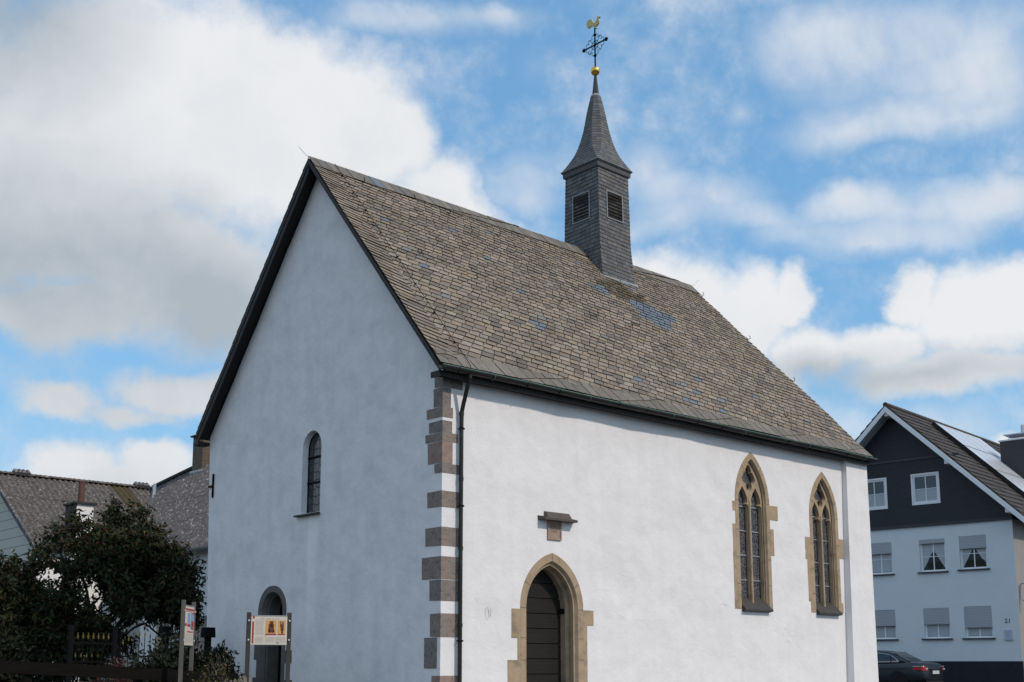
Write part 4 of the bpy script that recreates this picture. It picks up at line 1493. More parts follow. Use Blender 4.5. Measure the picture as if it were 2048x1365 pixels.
# ------------------------------------------------------------------ the white house across the street
HP = Vector((31.854, 4.979, 0.0))
HS = Vector((-0.0871557, 0.9961947, 0))      # along the gable front, away from the near corner
HN = Vector((0.9961947, 0.0871557, 0))       # into the house
HW, HR, HD_ = 8.84, 4.42, 14.5
HO = thing('white_house', 'pale three-storey house with dark slate-clad gable, roller shutters and solar panels', 'house', HP + HS * HR + Vector((0, 0, 0.6)))


def H3(s, z, d):
    p = HP + HS * s + HN * d
    return (p.x, p.y, z)


ZE, ZR = 6.98, 11.92
def roof_z(s):
    return ZR - (ZR - ZE) / 5.12 * abs(s - HR)


wins_low = [(4.835, 5.86, 5.15, 6.43, 'm', 0.42), (2.64, 3.68, 5.15, 6.43, 'm', 0.13), (1.03, 2.08, 5.17, 6.46, 'm', 0.46),
            (4.83, 5.86, 2.54, 3.71, 'g', 0.62), (2.63, 3.67, 2.54, 3.72, 'g', 0.60), (1.00, 2.06, 2.54, 3.74, 'g', 0.78), (6.95, 8.0, 5.15, 6.43, 'm', 0.4), (6.95, 8.0, 2.54, 3.71, 'g', 0.6)]
wins_up = [(4.91, 5.93, 7.84, 9.03), (2.72, 3.775, 7.88, 9.04)]
hw_mb = MB()
holes = [[(a, c), (b, c), (b, d_), (a, d_)] for a, b, c, d_, *_ in wins_low]
hw_mb.plate([(0, 1.66), (HW, 1.66), (HW, 7.02), (0, 7.02)], holes, H3, 0)
for a, b, c, d_, *_ in wins_low:
    rr = [(a, c), (b, c), (b, d_), (a, d_)]
    loft_outlines(hw_mb, [(rr + [rr[0]], 0.0), (rr + [rr[0]], 0.16)], H3)
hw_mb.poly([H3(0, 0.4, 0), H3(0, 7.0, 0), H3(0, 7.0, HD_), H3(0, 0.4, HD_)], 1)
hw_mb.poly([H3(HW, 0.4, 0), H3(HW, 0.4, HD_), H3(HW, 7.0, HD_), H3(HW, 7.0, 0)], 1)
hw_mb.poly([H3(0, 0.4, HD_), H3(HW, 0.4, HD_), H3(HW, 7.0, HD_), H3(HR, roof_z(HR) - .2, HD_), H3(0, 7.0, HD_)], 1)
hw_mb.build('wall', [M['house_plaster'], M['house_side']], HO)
pl = MB()
pl.hexa([H3(-0.02, 0.4, -0.02), H3(HW + .02, 0.4, -0.02), H3(HW + .02, 0.4, 0.1), H3(-0.02, 0.4, 0.1), H3(-0.02, 1.66, -0.02), H3(HW + .02, 1.66, -0.02), H3(HW + .02, 1.66, 0.1), H3(-0.02, 1.66, 0.1)])
pl.build('plinth', M['plinth'], HO)
cl = MB()
holes = [[(a, c), (b, c), (b, d_), (a, d_)] for a, b, c, d_ in wins_up]
cl.plate([(-0.02, 7.02), (HW + .02, 7.02), (HW + 0.02, roof_z(HW + .02) - 0.2), (HR, ZR - 0.2), (-0.02, roof_z(-.02) - 0.2)], holes, lambda u, v, d: H3(u, v, d - 0.07), 0.07)
cl.build('slate_cladding', M['cladding'], HO, recalc=True)
bd = MB()
bd.hexa([H3(-0.03, 6.96, -0.10), H3(HW + .03, 6.96, -0.10), H3(HW + .03, 6.96, 0), H3(-0.03, 6.96, 0), H3(-0.03, 7.06, -0.10), H3(HW + .03, 7.06, -0.10), H3(HW + .03, 7.06, 0), H3(-0.03, 7.06, 0)])
bd.hexa([H3(1.75, 9.66, -0.115), H3(HR + 2.55, 9.66, -0.115), H3(HR + 2.55, 9.66, -0.07), H3(1.75, 9.66, -0.07), H3(1.85, 9.76, -0.10), H3(HR + 2.5, 9.76, -0.10), H3(HR + 2.5, 9.76, -0.07), H3(1.85, 9.76, -0.07)])
bd.build('drip_board', M['sill_dark'], HO)


def house_window(a, b, c, d, drop, depth0, upper=False, plant=False, bars=True):
    """White frame set back in its opening; pane, curtain, roller shutter and sill are its sub-parts."""
    fr = MB()
    fw_ = 0.075 if not upper else 0.085
    D = depth0
    o = [(a, c), (b, c), (b, d), (a, d)]
    i = [(a + fw_, c + fw_), (b - fw_, c + fw_), (b - fw_, d - fw_), (a + fw_, d - fw_)]
    fr.plate(o, [i], lambda u, v, q: H3(u, v, D + q), 0.05)
    m = (a + b) / 2
    def B(x0, x1, z0, z1, d0, d1, mb, mi=0):
        mb.hexa([H3(x0, z0, d0), H3(x1, z0, d0), H3(x1, z0, d1), H3(x0, z0, d1), H3(x0, z1, d0), H3(x1, z1, d0), H3(x1, z1, d1), H3(x0, z1, d1)], mi)
    B(m - 0.02, m + 0.02, c + fw_, d - fw_, D + 0.008, D + 0.03, fr)
    zz = (c + d) / 2 if upper else c + (d - c) * 0.47
    B(a + fw_, m - 0.02, zz - 0.012, zz + 0.012, D + 0.01, D + 0.028, fr)
    B(m + 0.02, b - fw_, zz - 0.012, zz + 0.012, D + 0.01, D + 0.028, fr)
    f = fr.build('window_frame', M['white_paint'], HO)
    p = MB()
    p.poly([H3(a, c, D + 0.034), H3(b, c, D + 0.034), H3(b, d, D + 0.034), H3(a, d, D + 0.034)])
    p.build('window_pane', M['pane'], f)
    cu = MB()
    cd = D + 0.030
    if upper:
        cu.poly([H3(a + fw_, c + fw_, cd), H3(b - fw_, c + fw_, cd), H3(b - fw_, zz, cd), H3(a + fw_, zz, cd)])
    elif plant:
        pts = [(a + fw_, c + .10), (a + fw_, d - fw_), (b - fw_, d - fw_), (b - fw_, c + .10), (b - fw_ - .13, c + .32), (m + .06, d - .50), (m - .05, d - .50), (a + fw_ + .13, c + .32)]
        cu.plate(pts, [], lambda u, v, q: H3(u, v, cd), 0)
        pp = MB()
        for k in range(7):
            x = m + random.uniform(-.26, .26)
            r = random.uniform(.11, .19)
            pp.plate([(x + r * cos(t) * random.uniform(.8, 1.1), c + fw_ + .15 + r * sin(t) * random.uniform(.8, 1.2)) for t in [2 * pi * q / 12 for q in range(12)]], [], lambda u, v, q, k=k: H3(u, v, D + 0.0285 - k * 0.0005), 0)
        pp.build('house_plant', M['house_plant'], f)
    else:
        cu.poly([H3(a + fw_, c + fw_ + .02, cd), H3(b - fw_, c + fw_ + .02, cd), H3(b - fw_, d - fw_, cd), H3(a + fw_, d - fw_, cd)])
    cu.build('net_curtain', M['curtain'], f)
    if drop:
        s = MB()
        B(a, b, d - drop, d, D - 0.10, D - 0.075, s)
        B(a - 0.0, b + 0.0, d - drop - 0.03, d - drop, D - 0.105, D - 0.07, s)
        s.build('roller_shutter', M['shutter'], f)
    if not upper:
        s = MB()
        B(a - 0.09, b + 0.09, c - 0.055, c - 0.004, -0.10, D + 0.01, s)
        s.build('sill', M['sill_dark'], f)
    else:
        s = MB()
        o2 = [(a - .05, c - .05), (b + .05, c - .05), (b + .05, d + .05), (a - .05, d + .05)]
        s.plate(o2, [[(a + .02, c + .02), (b - .02, c + .02), (b - .02, d - .02), (a + .02, d - .02)]], lambda u, v, q: H3(u, v, -0.10 + q), 0.05)
        s.build('window_casing', M['white_paint'], f)


for k, (a, b, c, d, _, dr) in enumerate(wins_low):
    house_window(a, b, c, d, dr, 0.11, plant=k in (1, 2))
for (a, b, c, d) in wins_up:
    house_window(a, b, c, d, 0, -0.06, upper=True)

# roof: two tiled slabs, boarded verge, soffit, purlin heads
OV = -0.8
ru = MB()
for sgn in (-1, 1):
    e = HR + sgn * 5.12
    pts = [(HR, ZR), (e, ZE)]
    top = [H3(HR, ZR, OV), H3(e, ZE, OV), H3(e, ZE, HD_ + .5), H3(HR, ZR, HD_ + .5)]
    lowp = [(p[0], p[1], p[2] - 0.13) for p in top]
    ru.hexa([lowp[0], lowp[1], lowp[2], lowp[3], top[0], top[1], top[2], top[3]])
hroof = ru.build('roof', M['roof_tile'], HO)
ti = MB()
for sgn in (-1, 1):
    e = HR + sgn * 5.12
    a = Vector(H3(e, ZE, OV))
    r_ = Vector(H3(HR, ZR, OV))
    V = (r_ - a)
    L = V.length
    V.normalize()
    U = HN if sgn < 0 else -HN
    N = U.cross(V).normalized()
    Lx = HD_ + 1.3
    if sgn < 0:
        slates(ti, a, U, V, N, [(0, 0), (Lx, 0), (Lx, L), (0, L)], (0.30, 0.30), (0.36, 0.36), 0, 0.045, True, None, 0.02, 0.0, 0, 0.0)
    else:
        slates(ti, a, U, V, N, [(-Lx, 0), (0, 0), (0, L), (-Lx, L)], (0.30, 0.30), (0.36, 0.36), 0, 0.045, True, None, 0.02, 0.0, 0, 0.0)
for k in range(46):
    d = OV + 0.34 * k
    if d > HD_ + .3:
        break
    p0, p1 = Vector(H3(HR, ZR + 0.0, d)), Vector(H3(HR, ZR, d + 0.37))
    ti.tube([p0 + Vector((0, 0, 0.035)), p1 + Vector((0, 0, 0.015))], 0.10, 8)
ti.build('roof_tiles', M['roof_tile'], hroof, recalc=False)
wb_ = MB()
for sgn in (-1, 1):
    e = HR + sgn * 5.14
    a0, a1 = (HR, ZR - 0.05), (e, ZE - 0.05)
    wb_.hexa([H3(a0[0], a0[1] - .24, OV - .03), H3(a1[0], a1[1] - .24, OV - .03), H3(a1[0], a1[1] - .24, OV), H3(a0[0], a0[1] - .24, OV),
              H3(a0[0], a0[1], OV - .03), H3(a1[0], a1[1], OV - .03), H3(a1[0], a1[1], OV), H3(a0[0], a0[1], OV)])
wb_.build('bargeboard', M['white_paint'], hroof)
so = MB()
for sgn in (-1, 1):
    e = HR + sgn * 5.05
    so.poly([H3(HR, ZR - .2, OV + .002), H3(e, ZE - .13, OV + .002), H3(e, ZE - .13, -0.05), H3(HR, ZR - .2, -0.05)])
so.build('soffit', M['grey_soffit'], hroof)
for s, z in ((HR, ZR - 0.44), (HR - 2.35, roof_z(HR - 2.35) - 0.40), (-0.12, roof_z(-0.12) - 0.38), (HR + 2.35, roof_z(HR + 2.35) - .40)):
    mb = MB()
    mb.hexa([H3(s - .09, z, OV + .06), H3(s + .09, z, OV + .06), H3(s + .09, z, -.05), H3(s - .09, z, -.05), H3(s - .09, z + .2, OV + .06), H3(s + .09, z + .2, OV + .06), H3(s + .09, z + .2, -.05), H3(s - .09, z + .2, -.05)])
    mb.build('purlin_head', M['white_paint'], HO)
# solar array on the near slope
e0, r0 = Vector(H3(HR - 5.12, ZE, 0)), Vector(H3(HR, ZR, 0))
HV = (r0 - e0).normalized()
HNN = HN.cross(HV).normalized()
if HNN.z < 0:
    HNN = -HNN
LR = (r0 - e0).length
def RS(d, down, n):
    return r0 + HN * d - HV * down + HNN * n
rows = [(0.55, 2.15), (2.2, 3.85), (3.9, 5.55)]
cols_ = [2.72 + 1.02 * k for k in range(5)]
for ri, (u0, u1) in enumerate(rows):
    for ci, d0 in enumerate(cols_):
        d1 = d0 + 1.0
        mb = MB()
        a = RS(d0, u1, 0.17)
        mb.obox(a, HN, HV, HNN, 1.0, u1 - u0, 0.035)
        pn = mb.build('solar_panel', M['solar'], hroof)
        r2 = MB()
        w = 0.022
        q = 0.036
        for (x0, y0, lx, ly) in ((0, 0, 1.0, w), (0, u1 - u0 - w, 1.0, w), (0, w, w, u1 - u0 - 2 * w), (1.0 - w, w, w, u1 - u0 - 2 * w)):
            r2.obox(a + HN * x0 + HV * y0 + HNN * q, HN, HV, HNN, lx, ly, 0.006)
        for t in (0.33, 0.66):
            r2.obox(a + HN * (t - .004) + HV * w + HNN * q, HN, HV, HNN, 0.008, u1 - u0 - 2 * w, 0.002)
        r2.build('panel_frame', M['solar_rail'], pn)
mb = MB()
mb.obox(RS(2.69, 5.58, 0.05), HN, HV, HNN, 0.03, 5.06, 0.17)
mb.obox(RS(2.72, 5.60, 0.05), HN, HV, HNN, 5.08, 0.03, 0.15)
mb.build('array_edge', M['solar_edge'], hroof)
# black slate chimney
cd, cs = 6.05, 1.05
mb = MB()
def cbox(mb, s0, s1, d0, d1, z0, z1, mi=0):
    mb.hexa([H3(s0, z0, d0), H3(s1, z0, d0), H3(s1, z0, d1), H3(s0, z0, d1), H3(s0, z1, d0), H3(s1, z1, d0), H3(s1, z1, d1), H3(s0, z1, d1)], mi)
cbox(mb, cs, cs + 1.35, cd, cd + 0.95, 8.2, 11.10)
chm = mb.build('chimney', M['chimney_black'], HO)
mb = MB()
cbox(mb, cs - .05, cs + 1.40, cd - .05, cd + 1.0, 11.10, 11.16)
for s in (cs + .25, cs + 1.0):
    for d in (cd + .15, cd + .8):
        cbox(mb, s - .015, s + .015, d - .015, d + .015, 11.16, 11.36)
cbox(mb, cs + .05, cs + 1.18, cd + .0, cd + .95, 11.36, 11.40)
mb.build('chimney_cover', M['steel'], chm)
mb = MB()
p = Vector(H3(cs + .5, 11.40, cd + .5))
mb.lathe(p, [(0.085, 0.0), (0.085, 0.42), (0.07, 0.42)], 14)
mb.build('flue_pipe', M['steel'], chm, smooth=False)
# house number, letter box, bracket frame on the near side
text_part('house_number', '21', 0.24, H3(0.42, 3.15, -0.006), -HS, (0, 0, 1), HO, M['sill_dark'], 0.004)
mb = MB()
cbox(mb, 0.29, 0.55, -0.05, 0.0, 2.47, 2.82)
cbox(mb, 0.25, 0.59, -0.07, -0.05, 2.44, 2.49)
M['letterbox'] = material('pale_blue_grey_letterbox', (0.40, 0.46, 0.56), 0.45, 0.05, 4)
mb.build('letterbox', M['letterbox'], HO)
mb = MB()
def SD(o, d, z):
    return Vector(H3(-o, z, d))
mb.tube([SD(0.12, 0.25, 3.92), SD(0.05, 0.25, 3.98), SD(0.05, 0.25, 4.50), SD(0.12, 0.25, 4.56), SD(0.55, 0.25, 4.56), SD(0.62, 0.25, 4.50), SD(0.62, 0.25, 3.98), SD(0.55, 0.25, 3.92), SD(0.12, 0.25, 3.92)], 0.028, 8)
mb.build('wall_bracket', M['grey_soffit'], HO)

# ------------------------------------------------------------------ barn and farmhouse behind the garden
BX0, BY, BZ, BS = 1.0, 24.5, 7.72, 0.628
EYb = 20.10
def bz(y):
    return BZ - BS * abs(BY - y)


BN = thing('barn', 'low barn with lichen-speckled corrugated roof and grey-green boarded gable', 'barn', (3.5, 21.5, 0.6))
mb = MB()
mb.poly([(BX0 + .06, 20.45, 0.5), (BX0 + .06, 20.45, bz(20.45) - .12), (BX0 + .06, BY, BZ - .12), (BX0 + .06, 29.6, bz(29.6) - .12), (BX0 + .06, 29.6, 0.5)])
mb.build('gable_boarding', M['clapboard'], BN)
mb = MB()
mb.box(BX0 + .08, 6.6, 20.45, 29.6, 0.5, 5.02)
mb.build('wall', M['barn_white'], BN)


def wave_roof(mb, o, U, V, N, lx, ly, per, amp, mi=0, cut=None, rows=6, moss=None):
    """Corrugated sheets: waves across U, laid in overlapping rows up V."""
    o, U, V, N = map(Vector, (o, U, V, N))
    n = int(lx / per * 6)
    for r in range(rows):
        v0, v1 = ly * r / rows, ly * (r + 1) / rows + 0.06
        prev = None
        for i in range(n + 1):
            u = lx * i / n
            h = amp * cos(2 * pi * u / per)
            lo_v, hi_v = v0, min(v1, ly)
            if cut:
                hi_v = min(hi_v, cut(u))
                if hi_v <= lo_v:
                    prev = None
                    continue
            a = o + U * u + V * lo_v + N * (h + 0.018)
            b = o + U * u + V * hi_v + N * (h + 0.006)
            k = len(mb.v)
            mb.v.extend([a, b])
            if prev is not None:
                mb.f.append((prev, k, k + 1, prev + 1))
                mb.m.append(1 if moss and r == rows - 1 and moss[0] < u < moss[1] else mi)
            prev = k


SLa = Vector((0, cos(math.atan(BS)), sin(math.atan(BS))))
NLa = Vector((0, -SLa.z, SLa.y))
La = (BY - EYb) / SLa.y
mb = MB()
vx = lambda v: 6.62 - (La - v) * SLa.y * 0.50
wave_roof(mb, (BX0 - .05, EYb, bz(EYb)), (1, 0, 0), SLa, NLa, 5.65, La, 0.19, 0.034, rows=3, moss=(4.0, 4.72))
mb.poly([(BX0 - .05, BY, BZ), (6.6, BY, BZ), (6.6, 30.05, bz(30.05)), (BX0 - .05, 30.05, bz(30.05))])
M['corrugated_moss'] = material('mossy_corrugated_sheet', (0.085, 0.07, 0.040), 0.9, 0.35, 6.0, 0.3, 40, spec=0.1)
broof = mb.build('roof', [M['corrugated'], M['corrugated_moss']], BN, smooth=False, recalc=False)
rd = MB()
x = BX0 - 0.08
while x < 6.6:
    rd.rings([[(x + (0.0 if q == 0 else 0.185), BY + 0.13 * cos(a) , BZ + 0.01 + (0.085 if q == 0 else 0.065) * sin(a)) for a in [pi * i / 6 for i in range(7)]] for q in (0, 1)], cap=False, closed=False)
    x += 0.165
rd.build('ridge_tiles', M['corrugated'], broof, recalc=False)
for xv in (1.75, 5.95):
    mb = MB()
    for q in range(4):
        mb.tube([(xv + q * 0.135, BY - 0.20, BZ + 0.02), (xv + q * 0.135, BY, BZ + 0.15), (xv + q * 0.135, BY + 0.20, BZ + 0.02)], 0.072, 8)
    mb.build('ridge_vent', M['corrugated_grey'], broof)
mb = MB()
mb.hexa([(BX0 - .10, EYb, bz(EYb) - .10), (BX0 - .03, EYb, bz(EYb) - .10), (BX0 - .03, BY, BZ - .10), (BX0 - .10, BY, BZ - .10), (BX0 - .10, EYb, bz(EYb) + .06), (BX0 - .03, EYb, bz(EYb) + .06), (BX0 - .03, BY, BZ + .06), (BX0 - .10, BY, BZ + .06)])
mb.build('verge_trim', M['corrugated_grey'], broof)
mb = MB()
mb.box(2.03, 2.56, 19.92, 20.66, 0.5, 6.33)
mb.box(2.00, 2.03, 19.90, 20.68, 4.9, 6.33, 1)
bch = mb.build('chimney', [M['barn_white'], M['cap']], BN)
mb = MB()
mb.box(1.94, 2.64, 19.84, 20.74, 6.33, 6.39)
mb.build('chimney_cap', M['cap'], bch)
mb = MB()
mb.lathe((2.30, 20.28, 6.39), [(0.10, 0), (0.095, 0.62), (0.105, 0.63), (0.105, 0.68), (0.08, 0.68)], 14)
mb.build('chimney_pot', M['terracotta'], bch, smooth=False)

FH = thing('farmhouse', 'taller farmhouse with steep grey corrugated roof and brick chimney beside the barn', 'house', (8.0, 17.0, 0.6))
mb = MB()
mb.poly([(6.62, 24.46, 7.74), (7.77, 20.07, 8.90), (7.77, 12.6, 8.90), (3.68, 12.6, 4.80), (3.68, 19.85, 4.80)])
mb.poly([(6.62, 24.46, 7.74), (7.77, 20.07, 8.90), (12.0, 20.07, 4.8), (12.0, 24.46, 4.8)], 1)
mb.poly([(7.77, 20.07, 8.90), (7.77, 12.6, 8.90), (12.0, 12.6, 4.8), (12.0, 20.07, 4.8)], 1)
S45 = Vector((0.7071, 0, 0.7071))
N45 = Vector((-0.7071, 0, 0.7071))
wave_roof(mb, (3.63, 24.46, 4.75), (0, -1, 0), S45, N45, 11.8, 5.83, 0.19, 0.030, rows=2,
          cut=lambda u: (4.23 + 1.62 * min(1.0, u / 4.39)) * 1.0)
froof = mb.build('roof', [M['corrugated_grey'], M['corrugated_grey']], FH, recalc=False)
mb = MB()
mb.box(3.95, 11.7, 12.9, 19.3, 0.5, 4.85)
mb.build('wall', M['house_plaster'], FH)
for (y0, y1) in ((17.2, 18.1), (15.0, 15.9)):
    mb = MB()
    mb.box(3.90, 3.945, y0, y1, 1.6, 2.9)
    w_ = mb.build('window_frame', M['grey_soffit'], FH)
    mb = MB()
    mb.box(3.885, 3.90, y0 + .08, (y0 + y1) / 2 - .03, 1.68, 2.82)
    mb.box(3.885, 3.90, (y0 + y1) / 2 + .03, y1 - .08, 1.68, 2.82)
    mb.build('window_pane', M['pane'], w_)
mb = MB()
a, b = Vector((6.60, 24.46, 7.80)), Vector((7.77, 20.07, 8.97))
mb.bar(a, b, 0.16, 0.09)
mb.build('verge_board', M['dark_board'], froof)
mb = MB()
mb.tube([(6.58, 24.30, 7.84), (6.12, 23.4, 7.17), (5.62, 22.4, 6.50)], 0.085, 6)
mb.build('valley_flashing', M['zinc'], froof)
mb = MB()
mb.tube([(3.58, 12.6, 4.72), (3.58, 19.6, 4.72)], 0.07, 8)
mb.build('gutter', M['zinc_dark'], froof)
mb = MB()
mb.box(6.98, 7.75, 21.65, 22.35, 7.4, 9.35)
fch = mb.build('chimney', M['brick'], FH)
mb = MB()
mb.box(6.90, 7.83, 21.57, 22.43, 9.35, 9.40)
mb.build('chimney_cap', M['cap'], fch)
mb = MB()
mb.box(6.92, 7.0, 21.6, 22.4, 8.0, 8.14)
mb.build('chimney_flashing', M['zinc'], fch)


# ------------------------------------------------------------------ plants
def leaf(mb, p, d, n, L, Wd, mi=0):
    """One folded leaf: base p, direction d, surface normal n."""
    s = d.cross(n)
    if s.length < 1e-3:
        s = d.cross(Vector((1, 0, 0)))
    s.normalize()
    n = s.cross(d).normalized()
    k = len(mb.v)
    mb.v.extend([p, p + d * L * 0.45 + s * Wd - n * L * 0.03, p + d * L - n * L * 0.14, p + d * L * 0.45 - s * Wd - n * L * 0.03])
    mb.f.append((k, k + 1, k + 2, k + 3))
    mb.m.append(mi)


def rvec():
    while True:
        v = Vector((random.uniform(-1, 1), random.uniform(-1, 1), random.uniform(-1, 1)))
        if 0.05 < v.length < 1:
            return v.normalized()


def spray(mb, tip, root, n, L, Wd, droop=0.6, spread=0.10):
    """Leaves hanging along the end of a twig."""
    ax = (tip - root)
    for i in range(n):
        t = random.random()
        p = root + ax * t + rvec() * spread * random.random()
        d = (rvec() * 0.75 + ax.normalized() * 0.35 + Vector((0, 0, -droop))).normalized()
        leaf(mb, p, d, rvec(), L * random.uniform(0.7, 1.25), Wd * random.uniform(0.8, 1.2))


def tree(name, label, cat, base, lobes, n_twigs, leaves_per, L, Wd, mleaf, trunk_h, r0, group=None, up=0.25, gaps=0.55, twig=0.42, limbs=9, droop=0.6, holes=()):
    t = thing(name, label, cat, base, group)
    base = Vector(base)
    cr, wd = MB(), MB()
    top = base + Vector((0, 0, trunk_h))
    wd.tube([base + Vector((0, 0, -0.05)), base + Vector((0.03, 0.02, trunk_h * 0.5)), top], r0, 9, 0, r0 * 0.7)
    tot = sum(l[3] for l in lobes)
    for i in range(limbs):
        c = random.choice(lobes)
        e = base + Vector(c[0]) + Vector((random.uniform(-.6, .6) * c[1], random.uniform(-.6, .6) * c[1], random.uniform(-.4, .6) * c[2]))
        m_ = top.lerp(e, 0.5) + Vector((random.uniform(-.15, .15), random.uniform(-.15, .15), 0.12))
        wd.tube([top + Vector((0, 0, -0.15)), m_, e], r0 * 0.45, 6, 0, 0.012)
    for i in range(n_twigs):
        c = random.choices(lobes, [l[3] for l in lobes])[0]
        d = rvec()
        q = random.random() ** 0.45
        p = base + Vector(c[0]) + Vector((d.x * c[1], d.y * c[1], d.z * c[2])) * q
        if mnoise.noise(p * 1.25) * 0.5 + 0.5 < gaps * 0.72 * (0.55 + 0.45 * q):
            continue
        lat = (p.x - base.x) * 0.92 - (p.y - base.y) * 0.39
        if any(((lat - a) / c_) ** 2 + ((p.z - base.z - b) / d_) ** 2 < random.uniform(1.1, 1.9) for a, b, c_, d_ in holes):
            continue
        o = (d + Vector((0, 0, up)) + rvec() * 0.5).normalized()
        tip = p + o * twig * random.uniform(0.5, 1.2)
        if i % 5 == 0:
            wd.tube([p - o * 0.15, tip], 0.006, 4, 0, 0.003)
        spray(cr, tip, p, leaves_per, L, Wd, droop)
    wd.build('trunk', M['bark'], t)
    cr.build('crown', mleaf, t, recalc=False)
    return t


tree('cherry_tree', 'broad dark-leaved fruit tree with bronze tips in front of the barn', 'tree', (-0.25, 12.6, 0.6),
     [((0.15, 0, 2.75), 1.40, 1.05, 2.6), ((-1.35, 0.3, 2.1), 1.05, 1.1, 2.2), ((1.25, -0.2, 2.45), 1.0, 1.2, 2.4), ((0.45, 0.1, 3.5), 0.95, 0.75, 1.5), ((-0.85, 0.0, 3.1), 0.85, 0.85, 1.5), ((1.05, 0.0, 3.45), 0.7, 0.75, 0.9),
      ((-0.80, 0.1, 3.9), 0.36, 0.70, 0.5), ((0.30, 0.0, 4.25), 0.22, 0.55, 0.25), ((0.9, 0.0, 4.15), 0.2, 0.5, 0.2), ((1.7, -0.2, 2.9), 0.55, 0.9, 0.9), ((-2.05, 0.5, 1.6), 0.85, 1.05, 1.6), ((-2.2, 0.3, 2.6), 0.45, 0.7, .5),
      ((1.75, -0.3, 1.9), 0.5, 0.9, .9), ((-1.0, 0, 1.0), 1.1, 0.6, 1.2), ((0.1, 0, 1.75), 0.9, 0.55, 0.9)],
     7000, 11, 0.15, 0.028, M['leaf_tree'], 1.3, 0.12, gaps=0.56, up=0.35,
     holes=[(-0.78, 3.42, 0.26, 0.15), (-1.1, 2.95, 0.30, 0.17), (-0.15, 2.72, 0.22, 0.28), (-0.4, 2.95, .16, .12), (1.3, 1.7, 0.50, 0.40), (0.55, 1.9, 0.3, 0.18), (-1.7, 1.0, 0.3, 0.2), (-0.45, 2.2, 0.16, 0.14), (0.35, 3.2, .10, .12), (0.15, 2.3, .15, .22)])
tree('dark_bush', 'dark leafy bush filling the lower left corner beyond the plank fence', 'bush', (-3.6, 11.9, 0.6),
     [((0, 0, 0.9), 0.9, 0.9, 2), ((0.95, 0.1, 0.75), 0.9, 0.8, 1.8), ((-0.6, 0, 1.4), 0.6, 1.0, 1), ((1.9, 0.2, 0.6), 0.6, 0.6, 1)], 1500, 11, 0.12, 0.03, M['leaf_shrub'], 0.35, 0.05, gaps=0.42)
tree('laurel_bush', 'dark evergreen bush against the foot of the chapel gable', 'bush', (-1.45, 5.15, 0.55),
     [((0.05, 0, 0.55), 0.42, 0.52, 2), ((0.22, -0.15, 0.75), 0.30, 0.45, 1.2), ((-0.35, 0.25, 0.6), 0.42, 0.6, 1.5)], 1100, 9, 0.085, 0.020, M['leaf_shrub'], 0.2, 0.035, gaps=0.42, up=0.5, twig=0.26, droop=-0.5)
tree('garden_shrub', 'dense dark shrub behind the upright information panel', 'shrub', (-2.25, 5.5, 0.55),
     [((0.1, 0, 0.55), 0.5, 0.6, 2), ((-0.3, 0.3, 0.4), 0.4, 0.5, 1.2), ((0.55, 0.2, 0.85), 0.4, 0.65, 1.4)], 950, 9, 0.085, 0.022, M['leaf_shrub'], 0.2, 0.035, gaps=0.42, twig=0.28, droop=-0.1)
tree('autumn_shrub', 'sparse yellow-green shrub with orange leaves at the upright panel posts', 'shrub', (-3.42, 0.98, 0.42),
     [((0, 0, 0.62), 0.26, 0.48, 2), ((0.22, 0.05, 0.45), 0.26, 0.42, 1.5), ((-0.22, 0, 0.42), 0.22, 0.38, 1.0), ((0.06, 0, 1.12), 0.08, 0.30, 0.35)], 330, 7, 0.055, 0.015, M['leaf_yellow'], 0.15, 0.02, gaps=0.45, twig=0.2, limbs=12, droop=0.1)
tree('barberry_shrub', 'small dusky red shrub behind the plank fence', 'shrub', (-3.12, 5.0, 0.5),
     [((0, 0, 0.75), 0.30, 0.30, 2), ((0.25, 0.05, 0.65), 0.22, 0.3, 1), ((-0.2, 0.0, 0.6), 0.22, 0.3, 1)], 330, 8, 0.05, 0.016, M['leaf_red'], 0.3, 0.03, gaps=0.4, twig=0.18, droop=0.0)

# ------------------------------------------------------------------ garden fence, gate, plank fence
GF = thing('railing', 'black iron garden railing with a row of gold spear tips', 'railing', (-2.95, 6.42, 0.55))
def lerp3(a, b, t):
    return Vector(a).lerp(Vector(b), t)
ga, gb = (-3.47, 6.19, 0.0), (-2.46, 6.63, 0.0)
for p in (ga, gb):
    mb = MB()
    mb.box(p[0] - .038, p[0] + .038, p[1] - .038, p[1] + .038, 0.5, 2.27)
    mb.build('post', M['iron'], GF)
mb = MB()
for z in (1.95, 1.62, 0.75):
    mb.bar((ga[0], ga[1], z), (gb[0], gb[1], z), 0.02, 0.035)
rail = mb.build('rail', M['iron'], GF)
dirg = (Vector(gb) - Vector(ga)).normalized()


def spear(mb, p, h):
    s = h
    pts = [(-.006, 0), (-.018, .012), (-.006, .024), (-.026, .034), (-.012, .055), (0, .115), (.012, .055), (.026, .034), (.006, .024), (.018, .012), (.006, 0)]
    mb.plate([(a * s, b * s) for a, b in pts], [], lambda u, v, d: Vector(p) + dirg * u + Vector((0, 0, v)) + dirg.cross(Vector((0, 0, 1))) * (d - .006), 0.012)


